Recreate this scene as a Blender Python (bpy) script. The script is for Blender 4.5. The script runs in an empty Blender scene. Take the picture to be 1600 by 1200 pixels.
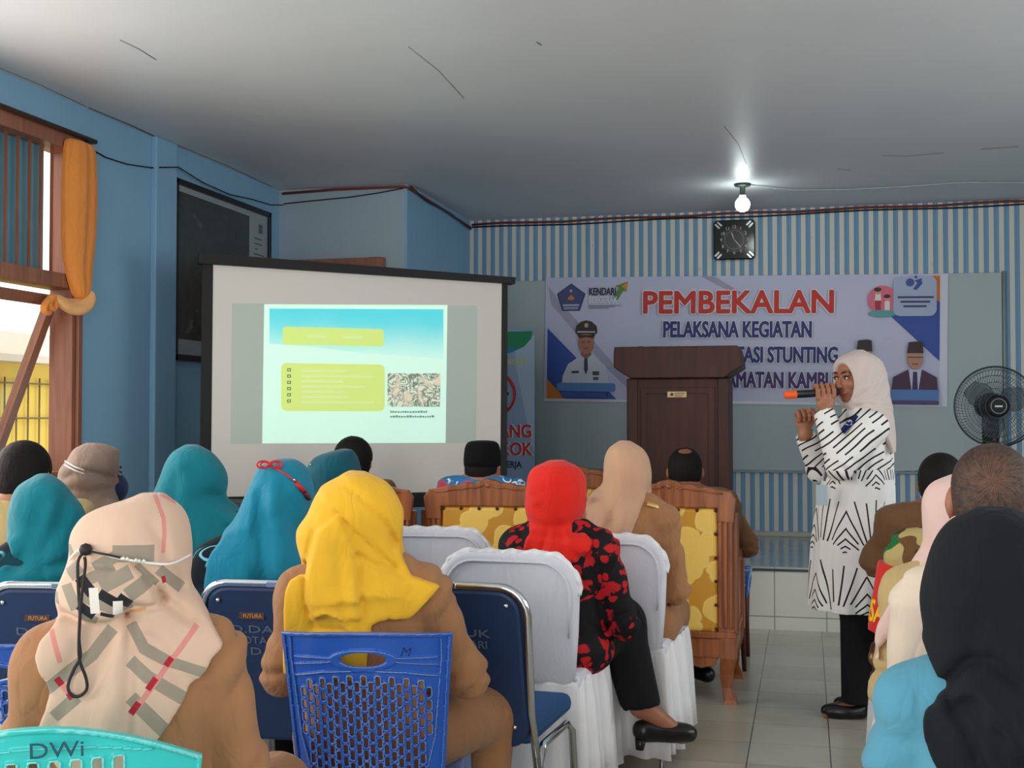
import bpy, bmesh, math, random
import numpy as np
from mathutils import Vector, Matrix
C = bpy.context.scene.collection
SC = bpy.context.scene
PI = math.pi
R = math.radians

# ------------------------------------------------------------------ camera
cam_d = bpy.data.cameras.new('camera'); cam = bpy.data.objects.new('camera', cam_d); C.objects.link(cam)
cam_d.sensor_width = 36.0; cam_d.lens = 1900.0 / 1600.0 * 36.0
cam_d.clip_start = 0.05; cam_d.clip_end = 200
cam.location = (0, 0, 1.27)
cam.rotation_euler = (R(90 + 1.5), 0, R(13.6))
SC.camera = cam
SC.view_settings.view_transform = 'Standard'; SC.view_settings.look = 'None'
SC.view_settings.gamma = 1.0; SC.view_settings.exposure = -0.14
SC.view_settings.use_curve_mapping = False

# ------------------------------------------------------------------ sky and daylight
w = bpy.data.worlds.new('sky'); SC.world = w; w.use_nodes = True
w.node_tree.nodes['Background'].inputs['Color'].default_value = (1.0, 0.97, 0.93, 1)
w.node_tree.nodes['Background'].inputs['Strength'].default_value = 2.4


def area(name, loc, rot, sx, sy, power, col=(1, 1, 1)):
    d = bpy.data.lights.new(name, 'AREA'); d.shape = 'RECTANGLE'; d.size = sx; d.size_y = sy
    d.energy = power; d.color = col
    o = bpy.data.objects.new(name, d); o.location = loc; o.rotation_euler = rot; C.objects.link(o)
    return o


# daylight entering by the openings of the hall (left windows, right windows, rear door)
area('daylight_left_window', (-3.60, 3.45, 1.75), (0, R(-90), 0), 1.5, 1.7, 70, (1, .95, .88))
area('daylight_left_rear_window', (-3.60, 0.4, 1.75), (0, R(-90), 0), 1.5, 2.2, 74, (1, .95, .88))
area('daylight_right_window', (3.25, 1.2, 1.75), (0, R(90), 0), 1.5, 2.2, 44, (1, .98, .95))
area('daylight_right_front_window', (3.25, 4.6, 1.75), (0, R(90), 0), 1.5, 2.0, 36, (1, .98, .95))
area('daylight_rear_door', (-0.6, -2.45, 1.5), (R(90), 0, 0), 3.4, 2.2, 66, (1, .95, .89))


# ------------------------------------------------------------------ helpers: colour, nodes, materials
def lin(c):
    c = c / 255.0
    return c / 12.92 if c <= .04045 else ((c + .055) / 1.055) ** 2.4


def rgb(r, g, b): return (lin(r), lin(g), lin(b), 1.0)


class NT:
    """small helper to write node maths as expressions"""
    def __init__(s, name):
        s.m = bpy.data.materials.new(name); s.m.use_nodes = True
        s.t = s.m.node_tree; s.b = s.t.nodes['Principled BSDF']
        s.tc = s.t.nodes.new('ShaderNodeTexCoord')
        s.P = s.tc.outputs['Object']

    def put(s, sock, v):
        if hasattr(v, 'is_output'): s.t.links.new(v, sock)
        else: sock.default_value = v

    def f(s, op, a, b=None, c=None):
        n = s.t.nodes.new('ShaderNodeMath'); n.operation = op
        for i, v in enumerate((a, b, c)):
            if v is not None: s.put(n.inputs[i], v)
        return n.outputs[0]

    def v(s, op, a, b=None, scale=None):
        n = s.t.nodes.new('ShaderNodeVectorMath'); n.operation = op
        s.put(n.inputs[0], a)
        if b is not None: s.put(n.inputs[1], b)
        if scale is not None: s.put(n.inputs['Scale'], scale)
        return n.outputs['Value'] if op in ('DOT_PRODUCT', 'LENGTH', 'DISTANCE') else n.outputs['Vector']

    def sep(s, a=None):
        n = s.t.nodes.new('ShaderNodeSeparateXYZ'); s.put(n.inputs[0], s.P if a is None else a)
        return n.outputs[0], n.outputs[1], n.outputs[2]

    def comb(s, x, y, z):
        n = s.t.nodes.new('ShaderNodeCombineXYZ')
        for i, q in enumerate((x, y, z)): s.put(n.inputs[i], q)
        return n.outputs[0]

    def mix(s, fac, a, b):
        n = s.t.nodes.new('ShaderNodeMix'); n.data_type = 'RGBA'
        s.put(n.inputs[0], fac); s.put(n.inputs[6], a); s.put(n.inputs[7], b)
        return n.outputs[2]

    def noise(s, scale, detail=2, rough=.5, vec=None, dist=0.0):
        n = s.t.nodes.new('ShaderNodeTexNoise')
        s.put(n.inputs['Vector'], s.P if vec is None else vec)
        n.inputs['Scale'].default_value = scale; n.inputs['Detail'].default_value = detail
        n.inputs['Roughness'].default_value = rough; n.inputs['Distortion'].default_value = dist
        return n.outputs['Fac']

    def voro(s, scale, vec=None, feature='F1', rand=1.0):
        n = s.t.nodes.new('ShaderNodeTexVoronoi'); n.feature = feature
        s.put(n.inputs['Vector'], s.P if vec is None else vec)
        n.inputs['Scale'].default_value = scale; n.inputs['Randomness'].default_value = rand
        return n.outputs

    def step(s, a, edge, soft=.02):
        n = s.t.nodes.new('ShaderNodeMapRange'); n.interpolation_type = 'SMOOTHSTEP'
        s.put(n.inputs[0], a)
        n.inputs[1].default_value = edge - soft; n.inputs[2].default_value = edge + soft
        return n.outputs[0]

    def bump(s, h, strength=.3, dist=.002):
        n = s.t.nodes.new('ShaderNodeBump'); s.put(n.inputs['Height'], h)
        n.inputs['Strength'].default_value = strength; n.inputs['Distance'].default_value = dist
        s.t.links.new(n.outputs[0], s.b.inputs['Normal'])

    def out(s, col=None, rough=None, metal=None, spec=None):
        if col is not None: s.put(s.b.inputs['Base Color'], col)
        if rough is not None: s.put(s.b.inputs['Roughness'], rough)
        if metal is not None: s.put(s.b.inputs['Metallic'], metal)
        if spec is not None: s.put(s.b.inputs['Specular IOR Level'], spec)
        return s.m


_mc = {}


def mat(name, c, rough=.6, metal=0.0, spec=.4, var=.08, vs=6.0, bump=0.0, bs=60.0, bd=.003):
    if name in _mc: return _mc[name]
    n = NT(name); base = rgb(*c)
    if var > 0:
        k = n.noise(vs, 3)
        lo = tuple(q * (1 - var) for q in base[:3]) + (1,); hi = tuple(min(1, q * (1 + var)) for q in base[:3]) + (1,)
        col = n.mix(k, lo, hi)
    else: col = base
    if bump > 0: n.bump(n.noise(bs, 3), bump, bd)
    _mc[name] = n.out(col, rough, metal, spec)
    return _mc[name]


def cloth(name, c, rough=.85, var=.10, wr=.35, sheen=.12):
    """woven cloth: soft creases and a fine weave"""
    if name in _mc: return _mc[name]
    n = NT(name); base = rgb(*c)
    k = n.noise(5, 3)
    lo = tuple(q * (1 - var) for q in base[:3]) + (1,); hi = tuple(min(1, q * (1 + var)) for q in base[:3]) + (1,)
    x, y, z = n.sep()
    cre = n.noise(9, 3, .5, n.comb(x, y, n.f('MULTIPLY', z, .45)), 1.2)
    rid = n.f('ABSOLUTE', n.f('SUBTRACT', n.noise(7.5, 2, .5, n.comb(n.f('MULTIPLY', x, 1.25), y, n.f('MULTIPLY', z, .7)), 1.6), .5))
    hgt = n.f('ADD', cre, n.f('MULTIPLY', n.f('MINIMUM', n.f('MULTIPLY', rid, 9.0), 1.0), .22))
    n.bump(n.f('ADD', hgt, n.f('MULTIPLY', n.noise(700, 1), .03)), wr, .02)
    _mc[name] = n.out(n.mix(k, lo, hi), rough, 0, .2)
    n.b.inputs['Sheen Weight'].default_value = sheen if sum(c) > 150 else .02
    return _mc[name]


def wood(name, c1, c2, scale=1.0, rough=.4, axis='z'):
    if name in _mc: return _mc[name]
    n = NT(name); x, y, z = n.sep()
    a = {'z': (1, 1, .08), 'x': (.08, 1, 1), 'y': (1, .08, 1)}[axis]
    p = n.comb(n.f('MULTIPLY', x, a[0]), n.f('MULTIPLY', y, a[1]), n.f('MULTIPLY', z, a[2]))
    g = n.noise(28 * scale, 4, .6, p, 1.0)
    col = n.mix(n.step(g, .5, .22), rgb(*c1), rgb(*c2))
    n.bump(g, .15, .002)
    _mc[name] = n.out(col, rough, 0, .5)
    return _mc[name]


def emit(name, c, strength):
    if name in _mc: return _mc[name]
    n = NT(name); n.b.inputs['Base Color'].default_value = rgb(*c)
    n.b.inputs['Emission Color'].default_value = rgb(*c); n.b.inputs['Emission Strength'].default_value = strength
    _mc[name] = n.m
    return n.m


# ------------------------------------------------------------------ helpers: objects
def link(name, me, m=None, parent=None, loc=None, rot=None):
    o = bpy.data.objects.new(name, me); C.objects.link(o)
    if m is not None:
        for q in (m if isinstance(m, (list, tuple)) else [m]): me.materials.append(q)
    if parent is not None: o.parent = parent
    if loc is not None: o.location = loc
    if rot is not None: o.rotation_euler = rot
    return o


def thing(name, label, cat, loc=(0, 0, 0), rz=0.0, group=None):
    o = bpy.data.objects.new(name, None); C.objects.link(o); o.empty_display_size = .1
    o.location = loc; o.rotation_euler = (0, 0, rz)
    return tag(o, label, cat, group)


def tag(o, label, cat, group=None):
    o['label'] = label; o['category'] = cat
    if group: o['group'] = group
    return o


def struct(o):
    o['kind'] = 'structure'
    return o


class MB:
    """collects shapes into one mesh"""
    def __init__(s): s.b = bmesh.new()

    def box(s, lo, hi, bev=0.0, seg=2, mi=0, mtx=None):
        b = bmesh.new()
        bmesh.ops.create_cube(b, size=1.0)
        for v in b.verts:
            v.co = Vector([lo[i] + (v.co[i] + .5) * (hi[i] - lo[i]) for i in range(3)])
        if bev > 0:
            bmesh.ops.bevel(b, geom=b.edges[:], offset=bev, segments=seg, profile=.5, affect='EDGES')
        return s.merge(b, mi, mtx)

    def merge(s, b, mi=0, mtx=None):
        if mtx is not None: b.transform(mtx)
        off = len(s.b.verts); vs = [s.b.verts.new(v.co) for v in b.verts]
        b.verts.index_update()
        for f in b.faces:
            try:
                nf = s.b.faces.new([vs[v.index] for v in f.verts]); nf.material_index = mi; nf.smooth = f.smooth
            except ValueError: pass
        b.free(); return s

    def prism(s, pts, t0, t1, plane='xz', bev=0.0, mi=0):
        """polygon in a plane, extruded along the third axis from t0 to t1"""
        b = bmesh.new()
        def P(p, t):
            if plane == 'xz': return (p[0], t, p[1])
            if plane == 'yz': return (t, p[0], p[1])
            return (p[0], p[1], t)
        a = [b.verts.new(P(p, t0)) for p in pts]; c = [b.verts.new(P(p, t1)) for p in pts]
        n = len(pts)
        b.faces.new(a); b.faces.new(c[::-1])
        for i in range(n): b.faces.new((a[i], c[i], c[(i + 1) % n], a[(i + 1) % n]))
        bmesh.ops.recalc_face_normals(b, faces=b.faces[:])
        if bev > 0:
            es = [e for e in b.edges if all(len(f.verts) == n for f in e.link_faces) is False and any(len(f.verts) == n for f in e.link_faces)]
            bmesh.ops.bevel(b, geom=es, offset=bev, segments=2, profile=.5, affect='EDGES')
        return s.merge(b, mi)

    def tube(s, pts, r, seg=8, closed=False, caps=True, mi=0, smooth=True, flat=None):
        pts = [Vector(p) for p in pts]; n = len(pts)
        rs = r if isinstance(r, (list, tuple)) else [r] * n
        rings = []; up = None
        for i, p in enumerate(pts):
            if closed: t = pts[(i + 1) % n] - pts[i - 1]
            else: t = pts[min(i + 1, n - 1)] - pts[max(i - 1, 0)]
            if t.length < 1e-9: t = Vector((0, 0, 1))
            t.normalize()
            if up is None: up = t.orthogonal().normalized()
            up = up - t * up.dot(t)
            if up.length < 1e-6: up = t.orthogonal()
            up.normalize(); si = t.cross(up)
            rings.append([s.b.verts.new(p + (up * math.cos(a) + si * math.sin(a) * (flat or 1)) * rs[i])
                          for a in [2 * PI * k / seg for k in range(seg)]])
        m = n if closed else n - 1
        for i in range(m):
            A, B = rings[i], rings[(i + 1) % n]
            for k in range(seg):
                f = s.b.faces.new((A[k], A[(k + 1) % seg], B[(k + 1) % seg], B[k])); f.smooth = smooth; f.material_index = mi
        if caps and not closed:
            for q in (rings[0][::-1], rings[-1]):
                f = s.b.faces.new(q); f.material_index = mi
        return s

    def lathe(s, prof, seg=32, mi=0, c=(0, 0, 0), axis='z', smooth=True):
        """profile of (radius, height) turned about an axis"""
        rings = []
        def P(r, h, a):
            x, y = r * math.cos(a), r * math.sin(a)
            q = (x, y, h) if axis == 'z' else ((x, h, y) if axis == 'y' else (h, x, y))
            return (q[0] + c[0], q[1] + c[1], q[2] + c[2])
        for r, h in prof:
            if r < 1e-6: rings.append([s.b.verts.new(P(0, h, 0))])
            else: rings.append([s.b.verts.new(P(r, h, 2 * PI * k / seg)) for k in range(seg)])
        for A, B in zip(rings, rings[1:]):
            for k in range(seg):
                k2 = (k + 1) % seg
                if len(A) == 1 and len(B) == 1: continue
                if len(A) == 1: q = (A[0], B[k2], B[k])
                elif len(B) == 1: q = (A[k], A[k2], B[0])
                else: q = (A[k], A[k2], B[k2], B[k])
                f = s.b.faces.new(q); f.smooth = smooth; f.material_index = mi
        return s

    def poly(s, pts, mi=0):
        f = s.b.faces.new([s.b.verts.new(p) for p in pts]); f.material_index = mi
        return s

    def build(s, name, m, parent=None, loc=None, rot=None, recalc=True):
        if recalc: bmesh.ops.recalc_face_normals(s.b, faces=s.b.faces[:])
        me = bpy.data.meshes.new(name); s.b.to_mesh(me); s.b.free()
        return link(name, me, m, parent, loc, rot)


def rrect(x0, z0, x1, z1, r, n=6):
    """rounded rectangle outline"""
    o = []
    for cx, cz, a0 in ((x1 - r, z1 - r, 0), (x0 + r, z1 - r, 90), (x0 + r, z0 + r, 180), (x1 - r, z0 + r, 270)):
        for k in range(n + 1):
            a = R(a0 + 90 * k / n); o.append((cx + r * math.cos(a), cz + r * math.sin(a)))
    return o


def circle(cx, cz, rx, rz=None, n=24):
    rz = rx if rz is None else rz
    return [(cx + rx * math.cos(2 * PI * k / n), cz + rz * math.sin(2 * PI * k / n)) for k in range(n)]


def text(name, s, size, m, parent, loc, rot=(PI / 2, 0, 0), sx=1.0, bold=0.0, align='CENTER', ext=.0006, shear=0.0, width=None):
    cu = bpy.data.curves.new(name, 'FONT'); cu.body = s; cu.size = size; cu.align_x = align
    cu.extrude = ext; cu.shear = shear; cu.resolution_u = 3
    t = bpy.data.objects.new(name, cu); C.objects.link(t)
    dg = bpy.context.evaluated_depsgraph_get(); dg.update()
    me = bpy.data.meshes.new_from_object(t.evaluated_get(dg))
    bpy.data.objects.remove(t); bpy.data.curves.remove(cu)
    b = bmesh.new(); b.from_mesh(me)
    k = sx
    if width:
        xs = [v.co.x for v in b.verts]; c = (max(xs) + min(xs)) / 2; k = width / (max(xs) - min(xs))
        for v in b.verts: v.co.x -= c
    for v in b.verts: v.co.x *= k
    if bold > 0:                       # heavier stroke: the outline laid down again a little to each side
        g = b.verts[:] + b.edges[:] + b.faces[:]; q = bold * size
        for i, (dx, dy) in enumerate(((q, 0), (-q, 0), (0, q), (0, -q), (.7 * q, .7 * q), (-.7 * q, -.7 * q), (.7 * q, -.7 * q), (-.7 * q, .7 * q))):
            r = bmesh.ops.duplicate(b, geom=g)
            bmesh.ops.translate(b, vec=(dx, dy, -.00012 * (i + 1)), verts=[e for e in r['geom'] if isinstance(e, bmesh.types.BMVert)])
    b.to_mesh(me); b.free()
    me.materials.clear()
    return link(name, me, m, parent, loc, rot)


def curve(pts, n=5):
    """a smooth path through the points"""
    P = [Vector(p) for p in pts]; P = [P[0]] + P + [P[-1]]; o = []
    for a, b, c, d in zip(P, P[1:], P[2:], P[3:]):
        for k in range(n):
            t = k / n
            o.append(.5 * (2 * b + (c - a) * t + (2 * a - 5 * b + 4 * c - d) * t * t + (3 * b - a - 3 * c + d) * t ** 3))
    return o + [P[-1]]


def copy_tree(o, parent=None):
    c = o.copy(); C.objects.link(c)
    if parent is not None: c.parent = parent
    for ch in list(o.children): copy_tree(ch, c)
    return c


# ------------------------------------------------------------------ helpers: soft bodies as blended volumes
def ss(x, a, b):
    t = np.clip((x - a) / (b - a), 0, 1)
    return t * t * (3 - 2 * t)


class Prim:
    def __init__(s, fn, lo, hi): s.fn, s.lo, s.hi = fn, np.array(lo, float), np.array(hi, float)


def cap(a, b, r1, r2=None):
    r2 = r1 if r2 is None else r2
    a = np.array(a, float); b = np.array(b, float); ab = b - a; L = float(ab @ ab) + 1e-12; rm = max(r1, r2)
    def fn(x, y, z):
        px, py, pz = x - a[0], y - a[1], z - a[2]
        t = np.clip((px * ab[0] + py * ab[1] + pz * ab[2]) / L, 0, 1)
        return np.sqrt((px - t * ab[0]) ** 2 + (py - t * ab[1]) ** 2 + (pz - t * ab[2]) ** 2) - (r1 + (r2 - r1) * t)
    return Prim(fn, np.minimum(a, b) - rm, np.maximum(a, b) + rm)


def ell(c, r):
    c = np.array(c, float); r = np.array(r, float)
    def fn(x, y, z):
        X, Y, Z = (x - c[0]) / r[0], (y - c[1]) / r[1], (z - c[2]) / r[2]
        k0 = np.sqrt(X * X + Y * Y + Z * Z)
        k1 = np.sqrt((X / r[0]) ** 2 + (Y / r[1]) ** 2 + (Z / r[2]) ** 2) + 1e-9
        return k0 * (k0 - 1) / k1
    return Prim(fn, c - r, c + r)


def rbox(c, h, r):
    c = np.array(c, float); h = np.array(h, float)
    def fn(x, y, z):
        X, Y, Z = np.abs(x - c[0]) - h[0] + r, np.abs(y - c[1]) - h[1] + r, np.abs(z - c[2]) - h[2] + r
        o = np.sqrt(np.maximum(X, 0) ** 2 + np.maximum(Y, 0) ** 2 + np.maximum(Z, 0) ** 2)
        return o + np.minimum(np.maximum(X, np.maximum(Y, Z)), 0) - r
    return Prim(fn, c - h, c + h)


def xf(p, M, o):
    """move a shape by rotation matrix M (3x3) and origin o"""
    M = np.array(M, float); o = np.array(o, float)
    def fn(x, y, z):
        X, Y, Z = x - o[0], y - o[1], z - o[2]
        return p.fn(M[0, 0] * X + M[1, 0] * Y + M[2, 0] * Z, M[0, 1] * X + M[1, 1] * Y + M[2, 1] * Z, M[0, 2] * X + M[1, 2] * Y + M[2, 2] * Z)
    cs = np.array([[(p.lo, p.hi)[i][0], (p.lo, p.hi)[j][1], (p.lo, p.hi)[k][2]] for i in (0, 1) for j in (0, 1) for k in (0, 1)])
    cs = cs @ M.T + o
    return Prim(fn, cs.min(0), cs.max(0))


def rz3(a):
    c, s = math.cos(a), math.sin(a)
    return np.array([[c, -s, 0], [s, c, 0], [0, 0, 1.]])


def rx3(a):
    c, s = math.cos(a), math.sin(a)
    return np.array([[1., 0, 0], [0, c, -s], [0, s, c]])


def ry3(a):
    c, s = math.cos(a), math.sin(a)
    return np.array([[c, 0, s], [0, 1., 0], [-s, 0, c]])


class Vol:
    def __init__(s, lo, hi, h):
        s.h = h; s.lo = np.array(lo, float)
        s.n = [int(math.ceil((hi[i] - lo[i]) / h)) + 1 for i in range(3)]
        s.ax = [(lo[i] + h * np.arange(s.n[i])).astype(np.float32) for i in range(3)]
        s.F = np.full(s.n, 1.0, np.float32)
        s.x = s.ax[0][:, None, None]; s.y = s.ax[1][None, :, None]; s.z = s.ax[2][None, None, :]

    def sl(s, lo, hi):
        r = []
        for i in range(3):
            a = max(0, int((lo[i] - s.lo[i]) / s.h)); b = min(s.n[i], int((hi[i] - s.lo[i]) / s.h) + 2)
            if b <= a: return None
            r.append(slice(a, b))
        return tuple(r)

    def add(s, p, k=.02, inf=0.0):
        m = inf + k + 3 * s.h; q = s.sl(p.lo - m, p.hi + m)
        if q is None: return s
        d = p.fn(s.x[q[0]], s.y[:, q[1]], s.z[:, :, q[2]]) - inf
        a = s.F[q]
        if k > 0:
            hh = np.maximum(k - np.abs(a - d), 0) / k; s.F[q] = np.minimum(a, d) - hh * hh * k * .25
        else: s.F[q] = np.minimum(a, d)
        return s

    def cut(s, p, k=.01, inf=0.0):
        m = inf + k + 3 * s.h; q = s.sl(p.lo - m, p.hi + m)
        if q is None: return s
        d = -(p.fn(s.x[q[0]], s.y[:, q[1]], s.z[:, :, q[2]]) - inf)
        a = s.F[q]
        hh = np.maximum(k - np.abs(a - d), 0) / k; s.F[q] = np.maximum(a, d) + hh * hh * k * .25
        return s

    def clip(s, d): s.F = np.maximum(s.F, d).astype(np.float32); return s

    def mesh(s, name, m, parent=None, smooth=1, attr=None):
        F = s.F
        for ax in range(3):
            for e in (0, -1):
                q = [slice(None)] * 3; q[ax] = e; F[tuple(q)] = np.maximum(F[tuple(q)], s.h)
        S = F < 0
        n = [k - 1 for k in F.shape]
        cnt = np.zeros(n, np.int8)
        cr = [(i, j, k) for i in (0, 1) for j in (0, 1) for k in (0, 1)]
        def sub(A, c): return A[c[0]:c[0] + n[0], c[1]:c[1] + n[1], c[2]:c[2] + n[2]]
        for c in cr: cnt += sub(S, c)
        act = (cnt > 0) & (cnt < 8)
        ii = np.argwhere(act)
        if len(ii) == 0: return None
        idx = np.full(n, -1, np.int64); idx[act] = np.arange(len(ii))
        val = {c: sub(F, c)[act] for c in cr}
        acc = np.zeros((len(ii), 3)); num = np.zeros(len(ii))
        for a in cr:
            for ax in range(3):
                if a[ax]: continue
                b = list(a); b[ax] = 1; b = tuple(b)
                fa, fb = val[a], val[b]; x = (fa < 0) != (fb < 0)
                t = np.where(x, fa / np.where(x, fa - fb, 1), 0)
                for d in range(3):
                    acc[:, d] += np.where(x, a[d] + (t if d == ax else 0), 0)
                num += x
        co = s.lo + s.h * (ii + acc / num[:, None])
        Q = []
        for ax in range(3):
            o1, o2 = [(1, 2), (2, 0), (0, 1)][ax]
            A = [slice(0, None)] * 3; B = [slice(0, None)] * 3
            A[ax] = slice(0, -1); B[ax] = slice(1, None)
            sa, sb = S[tuple(A)], S[tuple(B)]
            e = np.argwhere(sa != sb)
            e = e[(e[:, o1] > 0) & (e[:, o2] > 0) & (e[:, o1] < n[o1]) & (e[:, o2] < n[o2])]
            ins = sa[e[:, 0], e[:, 1], e[:, 2]]
            def g(d1, d2):
                q = e.copy(); q[:, o1] -= d1; q[:, o2] -= d2
                return idx[q[:, 0], q[:, 1], q[:, 2]]
            quad = np.stack([g(1, 1), g(0, 1), g(0, 0), g(1, 0)], 1)
            quad[~ins] = quad[~ins][:, ::-1]
            Q.append(quad)
        Q = np.concatenate(Q); Q = Q[(Q >= 0).all(1)]
        for _ in range(smooth):
            a = np.concatenate([Q[:, 0], Q[:, 1], Q[:, 2], Q[:, 3]]); b = np.concatenate([Q[:, 1], Q[:, 2], Q[:, 3], Q[:, 0]])
            deg = np.bincount(a, minlength=len(co)) + np.bincount(b, minlength=len(co))
            new = np.stack([np.bincount(a, co[b, d], len(co)) + np.bincount(b, co[a, d], len(co)) for d in range(3)], 1)
            co = co * .4 + .6 * new / np.maximum(deg, 1)[:, None]
        me = bpy.data.meshes.new(name)
        me.vertices.add(len(co)); me.vertices.foreach_set('co', co.astype(np.float32).ravel())
        me.loops.add(Q.size); me.loops.foreach_set('vertex_index', Q.astype(np.int32).ravel())
        me.polygons.add(len(Q)); me.polygons.foreach_set('loop_start', np.arange(0, Q.size, 4, dtype=np.int32))
        me.polygons.foreach_set('use_smooth', np.ones(len(Q), bool))
        me.update(calc_edges=True)
        return link(name, me, m, parent)


def seg2(x, z, pts):
    """distance in a plane from grid points to a polyline"""
    d = None
    for (ax, az), (bx, bz) in zip(pts, pts[1:]):
        ux, uz = bx - ax, bz - az; L = ux * ux + uz * uz + 1e-12
        t = np.clip(((x - ax) * ux + (z - az) * uz) / L, 0, 1)
        q = np.sqrt((x - ax - t * ux) ** 2 + (z - az - t * uz) ** 2)
        d = q if d is None else np.minimum(d, q)
    return d


def poly2(x, z, pts):
    """signed distance to a polygon (negative inside)"""
    d = seg2(x, z, list(pts) + [pts[0]])
    ins = np.zeros(np.broadcast(x, z).shape, bool)
    n = len(pts)
    for i in range(n):
        (ax, az), (bx, bz) = pts[i], pts[(i + 1) % n]
        if az == bz: continue
        c = ((az > z) != (bz > z)) & (x < (bx - ax) * (z - az) / (bz - az) + ax)
        ins ^= c
    return np.where(ins, -d, d)

# ------------------------------------------------------------------ room materials
H = 2.826; YB = 9.32; XL = -3.53; XR = 3.2; YR = -2.5; ST = 0.374; YS = 7.42
M_wall = mat('blue wall paint', (134, 180, 210), .55, var=.06, vs=2.5, bump=.15, bs=30)
M_wall_pale = mat('pale blue wall paint', (160, 180, 192), .6, var=.05, vs=2)
M_dark = mat('black plastic', (11, 11, 13), .6, var=.05)
M_chrome = mat('chrome', (210, 212, 215), .16, 1.0, var=.03)
M_wood = wood('carved teak', (168, 98, 54), (118, 62, 30), 1.0, .36)
M_brownframe = wood('brown painted wood', (160, 106, 84), (132, 84, 64), .8, .42)
M_lect = wood('dark red lectern veneer', (80, 34, 20), (54, 22, 12), .5, .55)
M_white = mat('white paint', (232, 232, 228), .5, var=.03)
M_cable_red = mat('red brown cable', (120, 52, 36), .5)
M_cable_black = mat('black cable', (22, 22, 24), .5)
M_cable_white = mat('white cable', (170, 178, 182), .5)


def m_ceiling():
    n = NT('ceiling paint'); x, y, z = n.sep()
    k = n.noise(1.1, 4, .6); sp = n.step(n.noise(2.2, 5, .7), .70, .05)
    col = n.mix(k, rgb(204, 208, 213), rgb(219, 221, 224))
    col = n.mix(n.f('MULTIPLY', sp, .12), col, rgb(168, 164, 160))
    n.bump(n.f('ADD', n.noise(2.2, 2), n.f('MULTIPLY', n.noise(30, 2), .04)), .16, .03)
    return n.out(col, .42, 0, .65)


def m_floor():
    n = NT('floor tiles'); x, y, z = n.sep()
    def joint(a, off):
        f = n.f('FRACT', n.f('DIVIDE', n.f('ADD', a, off), .3))
        d = n.f('MULTIPLY', n.f('ABSOLUTE', n.f('SUBTRACT', f, .5)), -1)
        return n.step(d, -.4915, .004)
    # joints run where the fraction is near 0 or 1
    def line(a, off, wd):
        f = n.f('FRACT', n.f('DIVIDE', n.f('ADD', a, off), .3))
        d = n.f('ABSOLUTE', n.f('SUBTRACT', f, .5))
        return n.step(d, .5 - wd, .003)
    g = n.f('MAXIMUM', line(x, .22, .008), n.f('MULTIPLY', line(y, .85, .006), .55))
    wn = n.t.nodes.new('ShaderNodeTexWhiteNoise'); wn.noise_dimensions = '2D'
    fx = n.f('FLOOR', n.f('DIVIDE', n.f('ADD', x, .22), .3)); fy = n.f('FLOOR', n.f('DIVIDE', n.f('ADD', y, .85), .3))
    n.put(wn.inputs['Vector'], n.comb(fx, fy, 0))
    base = n.mix(wn.outputs['Value'], rgb(172, 172, 160), rgb(186, 185, 172))
    base = n.mix(n.f('MULTIPLY', n.step(n.noise(3, 4, .65), .6, .12), .35), base, rgb(150, 146, 132))
    col = n.mix(g, base, rgb(82, 78, 70))
    return n.out(col, .22, 0, .5)


def m_stage_tile():
    n = NT('white stage tiles'); x, y, z = n.sep()
    def line(a, per, off, wd):
        f = n.f('FRACT', n.f('DIVIDE', n.f('ADD', a, off), per))
        return n.step(n.f('ABSOLUTE', n.f('SUBTRACT', f, .5)), .5 - wd, .003)
    g = n.f('MAXIMUM', line(x, .3, .19, .008), line(z, .3, .222, .008))
    col = n.mix(g, n.mix(n.noise(4), rgb(206, 206, 198), rgb(222, 222, 214)), rgb(110, 108, 104))
    return n.out(col, .25, 0, .5)


def m_stage_top():
    n = NT('grey blue stage floor tiles'); x, y, z = n.sep()
    def line(a, per, off, wd):
        f = n.f('FRACT', n.f('DIVIDE', n.f('ADD', a, off), per))
        return n.step(n.f('ABSOLUTE', n.f('SUBTRACT', f, .5)), .5 - wd, .003)
    g = n.f('MAXIMUM', line(x, .3, .19, .006), line(y, .3, .1, .006))
    col = n.mix(g, n.mix(n.noise(4), rgb(150, 166, 170), rgb(164, 178, 180)), rgb(90, 96, 98))
    return n.out(col, .15, 0, .55)


def m_wallpaper():
    n = NT('blue and white striped wallpaper'); x, y, z = n.sep()
    f = n.f('FRACT', n.f('DIVIDE', n.f('ADD', x, 5.0), .0695))
    white = n.f('MULTIPLY', n.step(f, .50, .015), n.f('SUBTRACT', 1.0, n.step(f, .985, .012)))
    thin = n.f('MULTIPLY', n.step(f, .30, .02), n.f('SUBTRACT', 1.0, n.step(f, .36, .02)))
    k = n.noise(1.3, 3)
    blue = n.mix(k, rgb(110, 152, 186), rgb(124, 164, 196))
    blue = n.mix(n.f('MULTIPLY', thin, .5), blue, rgb(150, 190, 214))
    wh = n.mix(n.noise(2, 3), rgb(212, 212, 204), rgb(224, 222, 212))
    sp = n.step(n.noise(9, 3), .70, .02)
    wh = n.mix(n.f('MULTIPLY', sp, .3), wh, rgb(160, 170, 150))
    return n.out(n.mix(white, blue, wh), .7, 0, .25)


M_ceil = m_ceiling(); M_floor = m_floor(); M_stage = m_stage_tile(); M_stage_top = m_stage_top(); M_paper = m_wallpaper()

# ------------------------------------------------------------------ room shell
T = .14
struct(MB().box((XL - .6, YR - .6, -.1), (XR + .6, YB + T, 0)).build('floor', M_floor))
struct(MB().box((XL - T, YR - T, H), (XR + T, YB + T, H + .1)).build('ceiling', M_ceil))
struct(MB().box((-2.62 - .0, YB, 0), (XR + T, YB + T, H)).build('wall_back', M_paper))
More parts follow.
